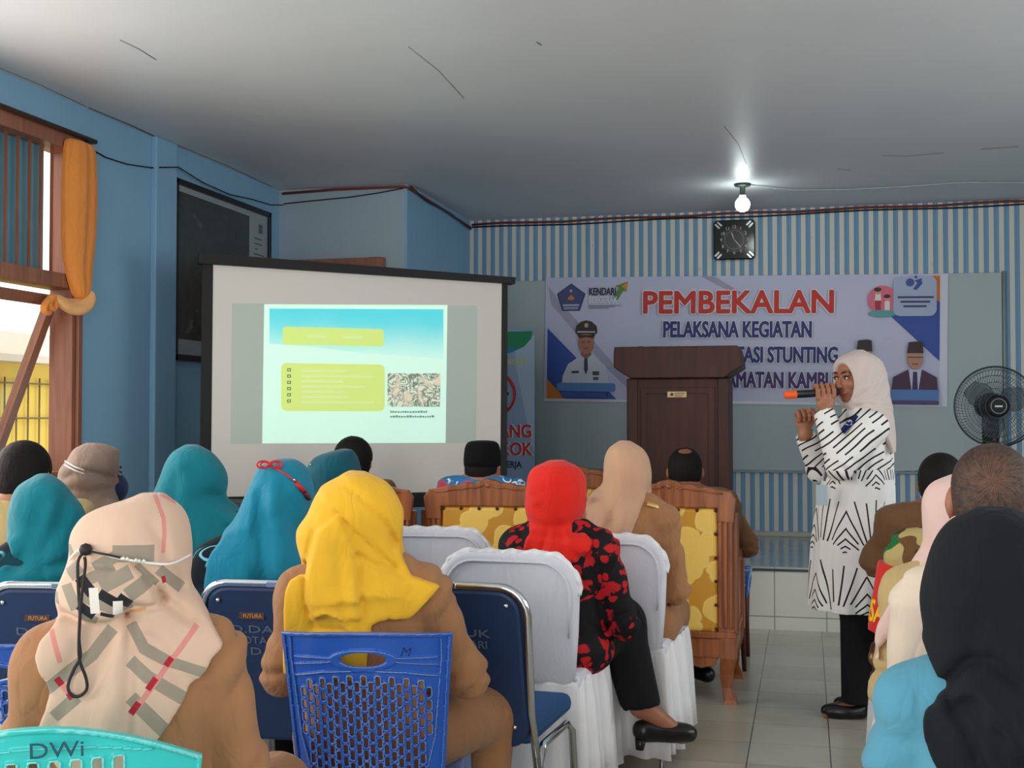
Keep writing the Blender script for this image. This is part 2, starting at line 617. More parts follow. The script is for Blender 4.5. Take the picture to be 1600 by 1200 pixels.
# left wall around the window opening (Y 2.6..5.37, Z .95..2.66) and a second opening out of the picture
lw = MB()
lw.box((XL - T, YR, 0), (XL, -.9, H)); lw.box((XL - T, -.9, 0), (XL, 1.7, .95)); lw.box((XL - T, -.9, 2.66), (XL, 1.7, H))
lw.box((XL - T, 1.7, 0), (XL, 2.6, H)); lw.box((XL - T, 2.6, 0), (XL, 5.37, .95)); lw.box((XL - T, 2.6, 2.66), (XL, 5.37, H))
lw.box((XL - T, 5.37, 0), (XL, 7.75, H))
struct(lw.build('wall_left', M_wall))
struct(MB().box((XL - .001, 6.06, 0), (XL + .035, 6.29, H - .001), .006).build('trim_1', M_wall))
struct(MB().box((XL - T, 7.75, 0), (-2.62, YB + T, H)).build('wall_partition', M_wall_pale))
struct(MB().box((-2.63, 7.752, 0), (-2.60, YB, H)).build('wall_partition_side', M_wall))
rw = MB()
for y0, y1 in ((YR, 0.0), (2.3, 3.6), (5.6, YB + T)): rw.box((XR, y0, 0), (XR + T, y1, H))
for y0, y1 in ((0.0, 2.3), (3.6, 5.6)):
    rw.box((XR, y0, 0), (XR + T, y1, .95)); rw.box((XR, y0, 2.6), (XR + T, y1, H))
struct(rw.build('wall_right', M_wall))
bw = MB()
bw.box((XL - T, YR - T, 0), (-2.4, YR, H)); bw.box((1.2, YR - T, 0), (XR + T, YR, H)); bw.box((-2.4, YR - T, 2.6), (1.2, YR, H))
struct(bw.build('wall_rear', M_wall))

# the raised stage
struct(MB().box((-2.6, YS, 0), (XR, YB, ST - .02)).build('floor_stage_riser', M_stage))
struct(MB().box((-2.6, YS - .008, ST - .02), (XR, YB, ST), .003).build('floor_stage', M_stage_top))
struct(MB().box((-2.6, YS - .012, ST - .026), (XR, YS - .001, ST - .012)).build('trim_2', mat('dark stage edge', (60, 62, 62), .4)))
# shelf like ledge at the foot of the striped wall
struct(MB().box((-2.6, YB - .05, ST), (XR, YB, ST + .035), .004).build('baseboard_back', mat('pale ledge', (190, 186, 170), .5)))
# pale smooth panel in the middle of the papered wall
pan = MB()
pan.prism([(-2.59, .862), (.61, .862), (1.37, .90), (1.37, 2.30), (-2.59, 2.335)], YB - .028, YB - .001, bev=.004)
o = pan.build('wall_panel', mat('pale grey green panel', (176, 190, 192), .55, var=.06, vs=1.5)); struct(o)
struct(MB().tube([(1.385, YB - .02, .9), (1.385, YB - .02, 2.31)], .012, 6).build('trim_3', mat('grey edge strip', (150, 160, 158), .5)))
struct(MB().box((-2.6, YB - .03, .845), (1.4, YB - .001, .862), .003).build('trim_4', mat('grey lower strip', (140, 160, 172), .5)))

# door in the partition, its frame just shows above the projection screen
d1 = bpy.data.objects.new('door_1', None); C.objects.link(d1); struct(d1)
fr = MB(); fr.box((-3.50, 7.715, 0), (-3.42, 7.75, 2.34)); fr.box((-2.86, 7.715, 0), (-2.78, 7.75, 2.34)); fr.box((-3.54 + .02, 7.70, 2.27), (-2.75, 7.75, 2.335), .004)
fr.build('door_frame', M_brownframe, d1)
MB().box((-3.42, 7.73, 0.01), (-2.86, 7.749, 2.27)).build('door_panel', M_brownframe, d1)

# ceiling cracks and seams
def crack(pts, r=.004):
    o = MB().tube([(x, y, H - .0005) for x, y in pts], r * .6, 4, flat=.3).build('trim_crack', mat('dark crack', (112, 106, 100), .9)); struct(o)
crack([(-2.75, 4.47), (-2.74, 4.6), (-2.75, 4.76)], .005)
crack([(-1.62, 4.84), (-1.60, 5.2), (-1.62, 5.7)], .003)
crack([(-1.08, 4.90), (-1.07, 4.95)], .006)
crack([(-.42, 6.57), (-.37, 7.0), (-.35, 7.6)], .003)
crack([(-3.50, 4.4), (-3.49, 5.0), (-3.51, 5.4)], .004)
crack([(-3.505, 5.42), (-3.50, 5.8), (-3.51, 6.06)], .010)
crack([(-3.50, 6.3), (-3.49, 6.9), (-3.515, 7.6)], .006)
crack([(.45, 7.55), (.6, 7.6), (.8, 7.55)], .006); crack([(.2, 7.9), (.28, 7.95)], .006); crack([(1.0, 7.5), (1.2, 7.48)], .008)

# ------------------------------------------------------------------ left window
win = bpy.data.objects.new('window_1', None); C.objects.link(win); struct(win)
fr = MB()
fr.box((XL - .13, 5.335, .95), (XL - .002, 5.37, 2.66)); fr.box((XL - .13, 2.6, .95), (XL - .002, 2.64, 2.66))
fr.box((XL - .13, 2.6, 2.58), (XL + .02, 5.37, 2.66)); fr.box((XL - .13, 2.6, 1.895), (XL + .015, 5.335, 1.965), .004)
fr.box((XL - .13, 2.6, .95), (XL + .03, 5.37, 1.0)); fr.box((XL - .001, 5.36, .93), (XL + .018, 5.395, 2.66), .003)
fr.build('frame', M_brownframe, win)
tp = MB()
for k in range(30):
    y1 = 5.20 - k * .088
    tp.box((XL - .085, y1 - .084, 1.965), (XL - .078, y1, 2.58))
tp.build('slat', mat('teal blue painted slats', (96, 150, 170), .5, var=.12), win)
br = MB()
for k in range(30):
    y = 5.215 - k * .088
    br.box((XL - .05, y - .006, 1.96), (XL - .038, y + .006, 2.6))
br.build('bar', M_brownframe, win)
# outward tilted sash hinged under the transom
sash = MB(); SW = 2.62; SH = .93
sash.box((-.02, -.055, -SH), (.02, 0, 0)); sash.box((-.02, -SW, -.05), (.02, 0, 0)); sash.box((-.02, -SW, -SH), (.02, 0, -SH + .06))
sash.box((-.02, -SW, -SH), (.02, -SW + .06, 0)); sash.box((-.02, -1.34, -SH), (.02, -1.28, 0))
so = sash.build('sash', M_brownframe, win, (XL - .07, 5.30, 1.86), (0, R(22), 0))
def m_glass():
    n = NT('window glass'); nt = n.t
    tr = nt.nodes.new('ShaderNodeBsdfTransparent'); gl = nt.nodes.new('ShaderNodeBsdfGlossy'); mx = nt.nodes.new('ShaderNodeMixShader')
    gl.inputs['Roughness'].default_value = .05; mx.inputs[0].default_value = .06
    tr.inputs['Color'].default_value = (.95, .96, .95, 1)
    nt.links.new(tr.outputs[0], mx.inputs[1]); nt.links.new(gl.outputs[0], mx.inputs[2])
    nt.links.new(mx.outputs[0], nt.nodes['Material Output'].inputs['Surface'])
    return n.m
MB().box((-.003, -SW + .06, -SH + .06), (.003, -.055, -.05)).build('glass', m_glass(), so)
for nm, lo, hi in (('window_2', (XL - .1, -.9, .95), (XL - .05, 1.7, 2.66)), ('window_3', (XR + .04, 0, .95), (XR + .09, 2.3, 2.6)), ('window_4', (XR + .04, 3.6, .95), (XR + .09, 5.6, 2.6))):
    b = MB(); y0, y1 = lo[1], hi[1]
    for yy in (y0, (y0 + y1) / 2 - .03, y1 - .06): b.box((lo[0], yy, lo[2]), (hi[0], yy + .06, hi[2]))
    b.box(lo, (hi[0], y1, lo[2] + .06)); b.box((lo[0], y0, hi[2] - .06), hi)
    struct(b.build(nm, M_brownframe))

# what stands outside the window
struct(MB().box((-30, -20, -.6), (XL - .7, 30, -.5)).build('ground', mat('pale concrete yard', (196, 186, 168), .9)))
nb = thing('neighbouring_building', 'pale yellow house seen through the gap beside the tilted window sash', 'building', (-6.6, 9, -.5))
MB().box((-.4, -6, 0), (0, 5, 2.25)).build('wall', mat('yellow house paint', (226, 196, 92), .8), nb)
g = MB()
for k in range(40): g.tube([(.03, -2.6 + k * .16, .3), (.03, -2.6 + k * .16, 2.1)], .008, 6)
for z in (.5, .9, 1.35, 1.75, 2.05): g.tube([(.04, -2.7, z), (.04, 4, z)], .008, 6)
for k in range(14): g.tube([(.05, -2.28 + k * .48 + .06 * math.cos(a), 1.1 + .06 * math.sin(a)) for a in [2 * PI * i / 12 for i in range(12)]], .008, 6, closed=True)
g.build('grille', mat('grey iron', (120, 104, 66), .6), nb)
MB().prism([(-.5, 2.22), (.25, 2.22), (.25, 2.28), (-.1, 2.5), (-.5, 2.5)], -6.2, 5.2).build('eave', mat('weathered eave', (206, 196, 180), .8), nb)

# orange curtain gathered at the window post
def curtain():
    t = thing('curtain', 'orange curtain gathered and knotted beside the barred window', 'curtain', (XL + .035, 5.31, 0))
    b = MB(); rings = []
    prof = [(2.635, .02, .118, .03), (2.60, .02, .128, .034), (2.5, .02, .140, .04), (2.35, .02, .142, .044), (2.2, .018, .136, .044), (2.08, .012, .125, .042), (1.99, .015, .105, .038), (1.92, .03, .085, .036), (1.87, .035, .06, .034), (1.845, .03, .03, .02)]
    N = 56
    for z, cy, hy, hx in prof:
        r = []
        for k in range(N):
            a = 2 * PI * k / N; fl = 1 + .16 * math.cos(5 * a + z * 1.3) + .07 * math.cos(11 * a + z * 3)
            r.append(b.b.verts.new((hx * math.sin(a) * fl, cy + hy * math.cos(a) * (1 + .04 * math.cos(5 * a)), z)))
        rings.append(r)
    for A, B in zip(rings, rings[1:]):
        for k in range(N):
            f = b.b.faces.new((A[k], A[(k + 1) % N], B[(k + 1) % N], B[k])); f.smooth = True
    b.b.faces.new(rings[0]); b.b.faces.new(rings[-1])
    M_or = cloth('orange curtain cloth', (238, 150, 70), .75, .08)
    o = b.build('drape', M_or, t)
    md = o.modifiers.new('s', 'SUBSURF'); md.levels = 1; md.render_levels = 2
    # tail turned back under the transom towards the opening; sunlight put into its paler colour
    b = MB(); path = [(.01, .09, 1.90), (.015, .085, 1.855), (.005, .03, 1.81), (-.01, -.04, 1.80), (-.02, -.10, 1.825), (-.02, -.15, 1.84)]
    b.tube(path, [.03, .045, .058, .06, .05, .03], 16, flat=.55)
    o = b.build('tail', cloth('sunlit orange curtain cloth', (240, 182, 120), .75, .08), t); md = o.modifiers.new('s', 'SUBSURF'); md.levels = 1; md.render_levels = 2
    b = MB(); b.tube([(-.02, -.15, 1.85), (-.02, -.19, 1.83), (-.02, -.20, 1.79), (-.02, -.165, 1.775), (-.02, -.14, 1.80), (-.02, -.165, 1.84), (-.02, -.21, 1.815), (-.02, -.245, 1.775), (-.02, -.215, 1.755), (-.02, -.17, 1.765)], [.02, .022, .02, .02, .02, .02, .02, .018, .016, .012], 10)
    o = b.build('knot', M_or, t); md = o.modifiers.new('s', 'SUBSURF'); md.levels = 1; md.render_levels = 2
curtain()
tag(MB().tube([(XL + .04, 3.0, 2.655), (XL + .045, 5.45, 2.655)], .012, 8).box((XL, 5.40, 2.645), (XL + .05, 5.46, 2.665), .003).build('curtain_rod', mat('dark bronze rod', (82, 62, 48), .4, .3)), 'thin dark rod along the top of the left window carrying the orange curtain', 'curtain rod')

# ------------------------------------------------------------------ cables
def cable(label, pts, r, m):
    return tag(MB().tube(pts, r, 6).build('cable', m), label, 'cable')
cable('black cable sagging along the left wall from the curtain rod past the framed map', [(XL + .008, 5.42, 2.63), (XL + .008, 5.6, 2.61), (XL + .008, 5.8, 2.615), (XL + .008, 6.05, 2.645), (XL + .042, 6.1, 2.655), (XL + .042, 6.27, 2.69), (XL + .03, 6.3, 2.70), (XL + .03, 6.6, 2.665), (XL + .03, 6.95, 2.655), (XL + .02, 7.3, 2.685), (XL + .01, 7.6, 2.70), (XL + .04, 7.73, 2.72)], .004, M_cable_black)
cable('black cable drooping across the pale partition above the screen', [(-3.49, 7.738, 2.73), (-3.3, 7.735, 2.74), (-3.0, 7.735, 2.755), (-2.8, 7.735, 2.775), (-2.62, 7.735, 2.80)], .004, M_cable_black)
cable('brown cable along the ceiling line of the partition', [(-3.5, 7.735, 2.80), (-3.1, 7.735, 2.812), (-2.62, 7.735, 2.81), (-2.585, 7.75, 2.80), (-2.585, 8.4, 2.79), (-2.585, 9.29, 2.765)], .009, M_cable_red)
cable('dark cable hanging slack along the blue partition side', [(-2.58, 7.76, 2.815), (-2.575, 8.1, 2.775), (-2.578, 8.7, 2.785), (-2.58, 9.28, 2.75)], .005, M_cable_black)
rnd = random.Random(4)
cable('red brown cable running along the top of the striped wall', [(-2.58 + k * .25, YB - .012, 2.792 + .006 * math.sin(k * 1.7) + .001 * k) for k in range(24)], .009, M_cable_red)
cable('thin black cable under the red one along the striped wall', [(-2.58 + k * .25, YB - .010, 2.768 + .006 * math.sin(k * 1.1 + 1) + .0012 * k) for k in range(24)], .006, M_cable_black)
cable('thin white cable across the ceiling from the bulb to the right', [(-.36, 8.27, 2.818), (-.1, 8.5, 2.815), (.27, 8.58, 2.816), (.65, 8.57, 2.818), (1.0, 8.5, 2.817), (1.45, 8.62, 2.818), (2.2, 8.6, 2.818)], .006, M_cable_white)

# ------------------------------------------------------------------ bulb, clock
def bulb():
    t = thing('light_bulb', 'lit round white bulb in a ceiling holder above the clock', 'lamp', (-.407, 8.262, H))
    MB().lathe([(0, 0), (.055, 0), (.057, -.008), (.05, -.016), (.02, -.02), (.017, -.075), (.02, -.08), (0, -.08)], 24).build('holder', mat('dark lamp holder', (48, 56, 56), .5), t)
    MB().lathe([(0, -.188), (.018, -.185), (.034, -.176), (.045, -.161), (.050, -.142), (.047, -.122), (.038, -.105), (.026, -.094), (.021, -.088), (.02, -.078), (0, -.078)], 24).build('globe', emit('lit bulb', (244, 255, 250), 26), t)
bulb()


def clock():
    t = thing('wall_clock', 'square black wall clock with chrome corners on the striped wall', 'clock', (-.520, YB, 2.598))
    MB().prism(rrect(-.155, -.15, .155, .15, .03), -.045, -.001, bev=.008).build('case', mat('gloss black clock case', (14, 14, 15), .15), t)
    b = MB(); b.prism(circle(0, 0, .098, n=40), -.047, -.0452)
    b.build('dial', mat('dark dial', (34, 34, 36), .3), t)
    M_num = mat('pale clock markings', (200, 200, 196), .4)
    nums = MB()
    for k in range(12):
        a = R(90 - 30 * (k + 1))
        text('numeral', str(k + 1), .034, M_num, t, (.098 * math.cos(a), -.0475, .098 * math.sin(a) - .012))
    b = MB()
    for k in range(60):
        a = R(6 * k); l = .068
        b.box((-.0008, -.048, l), (.0008, -.0473, l + .005), mtx=Matrix.Rotation(a, 4, 'Y'))
    b.build('minute_track', M_num, t)
    for nm, ang, ln, wd in (('hour_hand', -R(21), .058, .0035), ('minute_hand', R(140), .078, .0028)):
        MB().box((-wd, -.051, -.012), (wd, -.0492, ln)).build(nm, M_num, t, rot=(0, ang, 0))
    for sx in (-1, 1):
        for sz in (-1, 1):
            b = MB()
            for q in (-.012, .012): b.box((-.009, -.049, -.026), (.007, -.044, .022), .003, mtx=Matrix.Translation((sx * .118, 0, sz * .115)) @ Matrix.Rotation(R(45) * sx * sz, 4, 'Y') @ Matrix.Translation((q, 0, 0)))
            b.build('corner', M_chrome, t)
clock()


# ------------------------------------------------------------------ banner
def banner():
    t = thing('banner', 'wide white printed banner with red PEMBEKALAN heading on the back wall', 'banner', (-1.99, YB - .036, 1.385))
    t.rotation_euler = (0, R(.95), 0)
    def m_banner():
        n = NT('printed banner vinyl'); k = n.noise(.8, 2)
        n.bump(n.noise(2.2, 2), .2, .02)
        return n.out(n.mix(k, rgb(186, 192, 222), rgb(206, 208, 232)), .45, 0, .4)
    BW, BH = 2.98, .965
    b = MB(); b.box((0, 0, 0), (BW, .003, BH)); b.build('sheet', m_banner(), t)
    e = [0]
    def flat(name, pts, c, hole=None):
        e[0] += 1; y = -.0006 * e[0]
        MB().prism(pts, y, .0005).build(name, mat('print %d %d %d' % c, c, .5, var=.03), t)
    wh, nb, bl, og, gy = (222, 224, 236), (44, 52, 118), (50, 84, 168), (224, 128, 40), (150, 154, 178)
    flat('white_margin', [(.0, 0), (BW, 0), (BW, .02), (.0, .02)], (226, 228, 236))
    flat('white_margin', [(BW - .055, 0), (BW, 0), (BW, BH), (BW - .055, BH)], (214, 218, 232))
    flat('fold_print', [(.02, .90), (.1, .80), (.6, .23), (.85, .02), (.75, .02), (.5, .25), (.05, .75)], (166, 170, 196))
    flat('fold_print', [(1.20, BH), (1.30, BH), (1.52, .83), (1.45, .83)], (164, 162, 182))
    flat('corner_print', [(.022, .57), (.57, .022), (.022, .022)], bl)
    flat('corner_print', [(.022, .175), (.022, .022), (.17, .022)], og)
    flat('corner_print', [(2.58, .66), (2.925, .80), (2.925, .33)], bl)
    flat('corner_print', [(2.872, .95), (2.925, .95), (2.925, .76), (2.872, .79)], og)
    flat('corner_print', [(2.72, .95), (2.872, .95), (2.872, .82)], (206, 178, 160))
    # emblem left: dark pentagon with a small gold flame
    def pent(r, cx, cz): return [(cx + r * math.sin(2 * PI * k / 5), cz + r * math.cos(2 * PI * k / 5)) for k in range(5)]
    flat('emblem', pent(.118, .205, .80), (52, 58, 108)); flat('emblem', pent(.108, .205, .80), (72, 80, 132))
    flat('emblem', [(.175, .80), (.205, .83), (.235, .80), (.22, .79), (.19, .79)], og)
    flat('emblem', [(.195, .85), (.20, .85), (.20, .87), (.195, .87)], (230, 230, 230)); flat('emblem', [(.207, .85), (.212, .85), (.212, .87), (.207, .87)], (230, 230, 230))
    flat('emblem', [(.14, .755), (.27, .755), (.27, .742), (.14, .742)], (190, 194, 208)); flat('emblem', [(.145, .735), (.265, .735), (.26, .715), (.15, .715)], (150, 156, 180))
    M_navy = mat('navy print', nb, .5, var=.03); M_red = mat('red print', (206, 52, 40), .5, var=.03); M_wp = mat('white print', (232, 234, 240), .5, var=.02); M_pur = mat('purple print', (70, 46, 112), .5, var=.03)
    M_blk = mat('dark print', (34, 40, 62), .5)
    text('lettering', 'KENDARI', .082, M_blk, t, (.345, -.012, .825), sx=.62, bold=.018, align='LEFT')
    text('lettering', 'BERGERAK', .068, M_wp, t, (.345, -.013, .765), sx=.68, bold=.02, align='LEFT')
    flat('logo_arrow', [(.53, .80), (.58, .88), (.55, .895), (.64, .925), (.635, .85), (.615, .865), (.57, .79)], (96, 140, 60))
    flat('logo_arrow', [(.60, .89), (.648, .928), (.64, .86)], (214, 150, 50))
    for k in range(3): flat('logo_line', [(.345, .748 - .011 * k), (.60 - .05 * k, .748 - .011 * k), (.60 - .05 * k, .744 - .011 * k), (.345, .744 - .011 * k)], (120, 124, 146))
    def ttl(s, z, size, m, wd):
        text('lettering', s, size, m, t, (1.475, -.022, z), bold=.030, width=wd)
        text('lettering_outline', s, size, M_wp, t, (1.475, -.0205, z), bold=.060, width=wd)
    ttl('PEMBEKALAN', .685, .235, M_red, 1.40)
    ttl('PELAKSANA KEGIATAN', .502, .168, M_navy, 1.09)
    ttl('DALAM MENGATASI STUNTING', .314, .164, M_navy, 1.47)
    ttl('TINGKAT KECAMATAN KAMBU', .125, .166, M_pur, 1.43)
    # portrait of an officer in white uniform with peaked cap
    sk = (176, 122, 96)
    flat('portrait', [(.14, .10), (.15, .20), (.19, .29), (.25, .33), (.30, .37), (.36, .37), (.41, .33), (.48, .28), (.51, .19), (.52, .10)], (206, 212, 226))
    flat('portrait', [(.29, .36), (.295, .42), (.365, .42), (.37, .36), (.33, .325)], (150, 100, 78))
    flat('portrait', circle(.33, .455, .062, .085), sk)
    flat('portrait', [(.262, .515), (.398, .515), (.385, .49), (.33, .50), (.275, .49)], (60, 40, 34))
    flat('portrait', [(.245, .535), (.252, .585), (.29, .62), (.33, .63), (.37, .62), (.41, .585), (.415, .535), (.39, .515), (.33, .525), (.27, .515)], (58, 48, 52))
    flat('portrait', [(.26, .535), (.4, .535), (.4, .545), (.26, .545)], (206, 200, 190))
    flat('portrait', [(.318, .575), (.342, .575), (.346, .60), (.33, .61), (.314, .60)], (190, 176, 130))
    flat('portrait', [(.318, .335), (.342, .335), (.348, .25), (.332, .21), (.316, .25)], (58, 62, 92))
    flat('portrait', [(.22, .235), (.275, .238), (.275, .222), (.22, .219)], (50, 54, 80))
    flat('portrait', [(.385, .235), (.435, .235), (.435, .205), (.385, .205)], (76, 70, 84)); flat('portrait', [(.39, .19), (.43, .19), (.43, .17), (.39, .17)], (80, 84, 100))
    flat('portrait', [(.30, .458), (.32, .458), (.32, .464), (.30, .464)], (70, 44, 36)); flat('portrait', [(.34, .458), (.36, .458), (.36, .464), (.34, .464)], (70, 44, 36)); flat('portrait', [(.313, .415), (.347, .415), (.345, .409), (.315, .409)], (130, 70, 62))
    flat('caption', rrect(.105, .08, .56, .145, .02), (86, 136, 196)); flat('caption', rrect(.14, .03, .50, .075, .02), (52, 84, 156))
    # round mark with two children, right
    flat('round_mark', circle(2.525, .775, .105, n=32), (226, 116, 140))
    flat('round_mark', circle(2.525, .675, .10, .028), (96, 166, 170))
    flat('round_mark', [(2.47, .77), (2.515, .77), (2.512, .82), (2.475, .82)], (236, 232, 230)); flat('round_mark', circle(2.493, .835, .022), (222, 160, 130)); flat('round_mark', circle(2.49, .85, .026, .016), (70, 46, 44))
    flat('round_mark', [(2.475, .70), (2.512, .70), (2.514, .77), (2.472, .77)], (182, 50, 66))
    flat('round_mark', [(2.54, .70), (2.575, .70), (2.575, .765), (2.54, .765)], (236, 232, 230)); flat('round_mark', circle(2.558, .785, .02), (222, 160, 130)); flat('round_mark', circle(2.556, .80, .024, .014), (70, 46, 44))
    # logo box, right
    flat('logo_box', rrect(2.60, .655, 2.90, .945, .05), (172, 186, 216))
    flat('logo_mark', circle(2.715, .90, .03), (68, 88, 158)); flat('logo_mark', circle(2.755, .94, .011), (68, 88, 158))
    flat('logo_mark', [(2.745, .915), (2.795, .93), (2.80, .89), (2.76, .845), (2.735, .85), (2.765, .895)], (68, 88, 158))
    for k in range(3): flat('logo_line', [(2.63 + .02 * k, .80 - .033 * k), (2.88 - .025 * k, .80 - .033 * k), (2.88 - .025 * k, .785 - .033 * k), (2.63 + .02 * k, .785 - .033 * k)], (66, 70, 112))
    # two men in dark suits and black caps
    for cx, dz in ((2.755, 0), (2.40, .012)):
        flat('portrait', [(cx - .165, .10), (cx - .15, .21), (cx - .05, .265), (cx + .05, .265), (cx + .15, .21), (cx + .165, .06), (cx - .16, .06)], (72, 44, 72))
        flat('portrait', [(cx - .045, .265), (cx + .045, .265), (cx + .02, .09), (cx - .02, .09)], (196, 200, 220))
        flat('portrait', [(cx - .014, .25), (cx + .014, .25), (cx + .02, .12), (cx, .09), (cx - .02, .12)], (60, 50, 96))
        flat('portrait', circle(cx, .345 + dz, .055, .075), (188, 138, 118))
        flat('portrait', [(cx - .056, .385 + dz), (cx + .056, .385 + dz), (cx + .05, .465 + dz), (cx + .02, .472 + dz), (cx - .045, .465 + dz)], (58, 38, 42))
        flat('portrait', [(cx - .05, .35 + dz), (cx + .05, .35 + dz), (cx + .05, .36 + dz), (cx - .05, .36 + dz)], (120, 80, 72)); flat('portrait', [(cx - .022, .31 + dz), (cx + .022, .31 + dz), (cx + .02, .302 + dz), (cx - .02, .302 + dz)], (122, 62, 62))
        flat('caption', [(cx - .165, .045), (cx + .165, .045), (cx + .165, .12), (cx - .165, .12)], (86, 132, 190)); flat('caption', [(cx - .16, -.0 + .012), (cx + .165, .012), (cx + .165, .04), (cx - .16, .04)], (84, 70, 120))
banner()
for bx, bz in ((-1.99, 2.34), (-.75, 2.335), (.98, 2.305)):
    pass


# ------------------------------------------------------------------ no smoking stand banner
def standee():
    t = thing('standing_banner', 'tall narrow no smoking stand banner half hidden behind the projection screen', 'banner stand', (-2.29, 8.95, ST))
    b = MB(); b.box((-.30, 0, .04), (.30, .004, 1.56)); b.build('sheet', mat('pale blue printed sheet', (150, 172, 200), .5, var=.05), t)
    b = MB(); b.tube([(-.28, .03, 1.54), (.25, .12, 0)], .007, 6); b.tube([(.28, .03, 1.54), (-.25, .12, 0)], .007, 6); b.tube([(0, .07, .8), (0, .30, 0.0)], .007, 6)
    b.build('support', M_dark, t)
    def fl(name, pts, c, k=1): MB().prism(pts, -.0008 * k, .0005).build(name, mat('print %d %d %d' % c, c, .5, var=.03), t)
    fl('side_print', [(.14, 1.5), (.30, 1.5), (.30, .6), (.22, .95), (.16, 1.25)], (176, 196, 216))
    fl('header_print', [(-.30, 1.535), (.285, 1.535), (.275, 1.48), (.22, 1.42), (.12, 1.375), (-.02, 1.36), (-.30, 1.36)], (30, 140, 92), 2)
    fl('header_print', [(-.30, 1.43), (.20, 1.42), (.12, 1.375), (-.02, 1.36), (-.30, 1.36)], (40, 136, 150), 3)
    ring = MB(); ring.tube([(-.02 + .17 * math.cos(a), -.003, 1.06 + .17 * math.sin(a)) for a in [2 * PI * k / 40 for k in range(40)]], .018, 6, closed=True, flat=.2)
    ring.tube([(-.14, -.004, 1.18), (.10, -.004, .94)], .018, 6, flat=.2)
    ring.build('prohibition_sign', mat('print 206 44 40', (206, 44, 40), .5), t)
    fl('cigarette_print', [(-.12, 1.05), (.10, 1.05), (.10, 1.075), (-.12, 1.075)], (30, 32, 38), 2)
    my = mat('yellow print', (226, 214, 70), .5); mr = mat('red print', (206, 52, 40), .5); mk = mat('dark blue print', (26, 36, 74), .5); mw = mat('white print', (232, 234, 240), .5)
    text('lettering', 'RASA MOROKOKU', .058, my, t, (.235, -.003, 1.285), sx=.85, bold=.012, align='RIGHT')
    for s, z in (('DILARANG', .735), ('MEROKOK', .60)):
        text('lettering_outline', s, .135, mw, t, (.285, -.003, z), sx=.86, bold=.05, align='RIGHT'); text('lettering', s, .135, mr, t, (.28, -.0042, z), sx=.86, bold=.03, align='RIGHT')
    for s, z, q, x in (('DI TEMPAT KERJA', .505, .07, .20), ('TEMPAT BERMAIN ANAK', .315, .072, .285), ('PELANGGAR', .25, .05, .225), ('DAPAT SAKSI', .19, .05, .225), ('ADMINISTRATIF', .13, .05, .12), ('DAN PIDANA', .07, .05, .225)):
        text('lettering', s, q, mk, t, (x, -.003, z), sx=.85, bold=.018, align='RIGHT')
standee()


# ------------------------------------------------------------------ framed map on the left wall
def framed_map():
    t = thing('framed_map', 'large dark satellite map in a black frame on the blue left wall', 'picture', (XL, 6.93, 2.115))
    n = NT('dark satellite map print'); x, y, z = n.sep()
    k = n.noise(7, 6, .65); q = n.step(n.noise(5, 4, .6), .66, .04)
    col = n.mix(k, rgb(26, 36, 36), rgb(70, 76, 70)); col = n.mix(n.f('MULTIPLY', q, .5), col, rgb(120, 110, 104))
    col = n.mix(n.step(n.noise(11, 3), .76, .02), col, rgb(190, 196, 190))
    m = n.out(col, .25, 0, .5)
    b = MB()
    for lo, hi in (((0, -.64, .49), (.03, .64, .525)), ((0, -.64, -.525), (.03, .64, -.49)), ((0, -.64, -.525), (.03, -.605, .525)), ((0, .605, -.525), (.03, .64, .525))): b.box(lo, hi, .004)
    b.build('frame', mat('black frame', (20, 24, 28), .35), t)
    MB().box((0.001, -.61, -.49), (.014, .61, .49)).build('map_sheet', mat('pale map margin', (150, 160, 164), .3), t)
    MB().box((0.005, -.59, -.40), (.0152, .33, .455)).build('map_image', m, t)
    MB().box((0.005, -.60, -.40), (.0149, .605, -.385)).build('margin_line', M_dark, t)
    b = MB(); rr = random.Random(3)
    for i in range(16):
        z = .32 - i * .035; b.box((.006, .40 + .03 * rr.random(), z), (.0156, .40 + .05 + .13 * rr.random(), z + .008))
    b.box((.006, .47, .36), (.0156, .53, .43), .01)
    b.build('legend', mat('grey legend print', (78, 90, 104), .4), t)
framed_map()


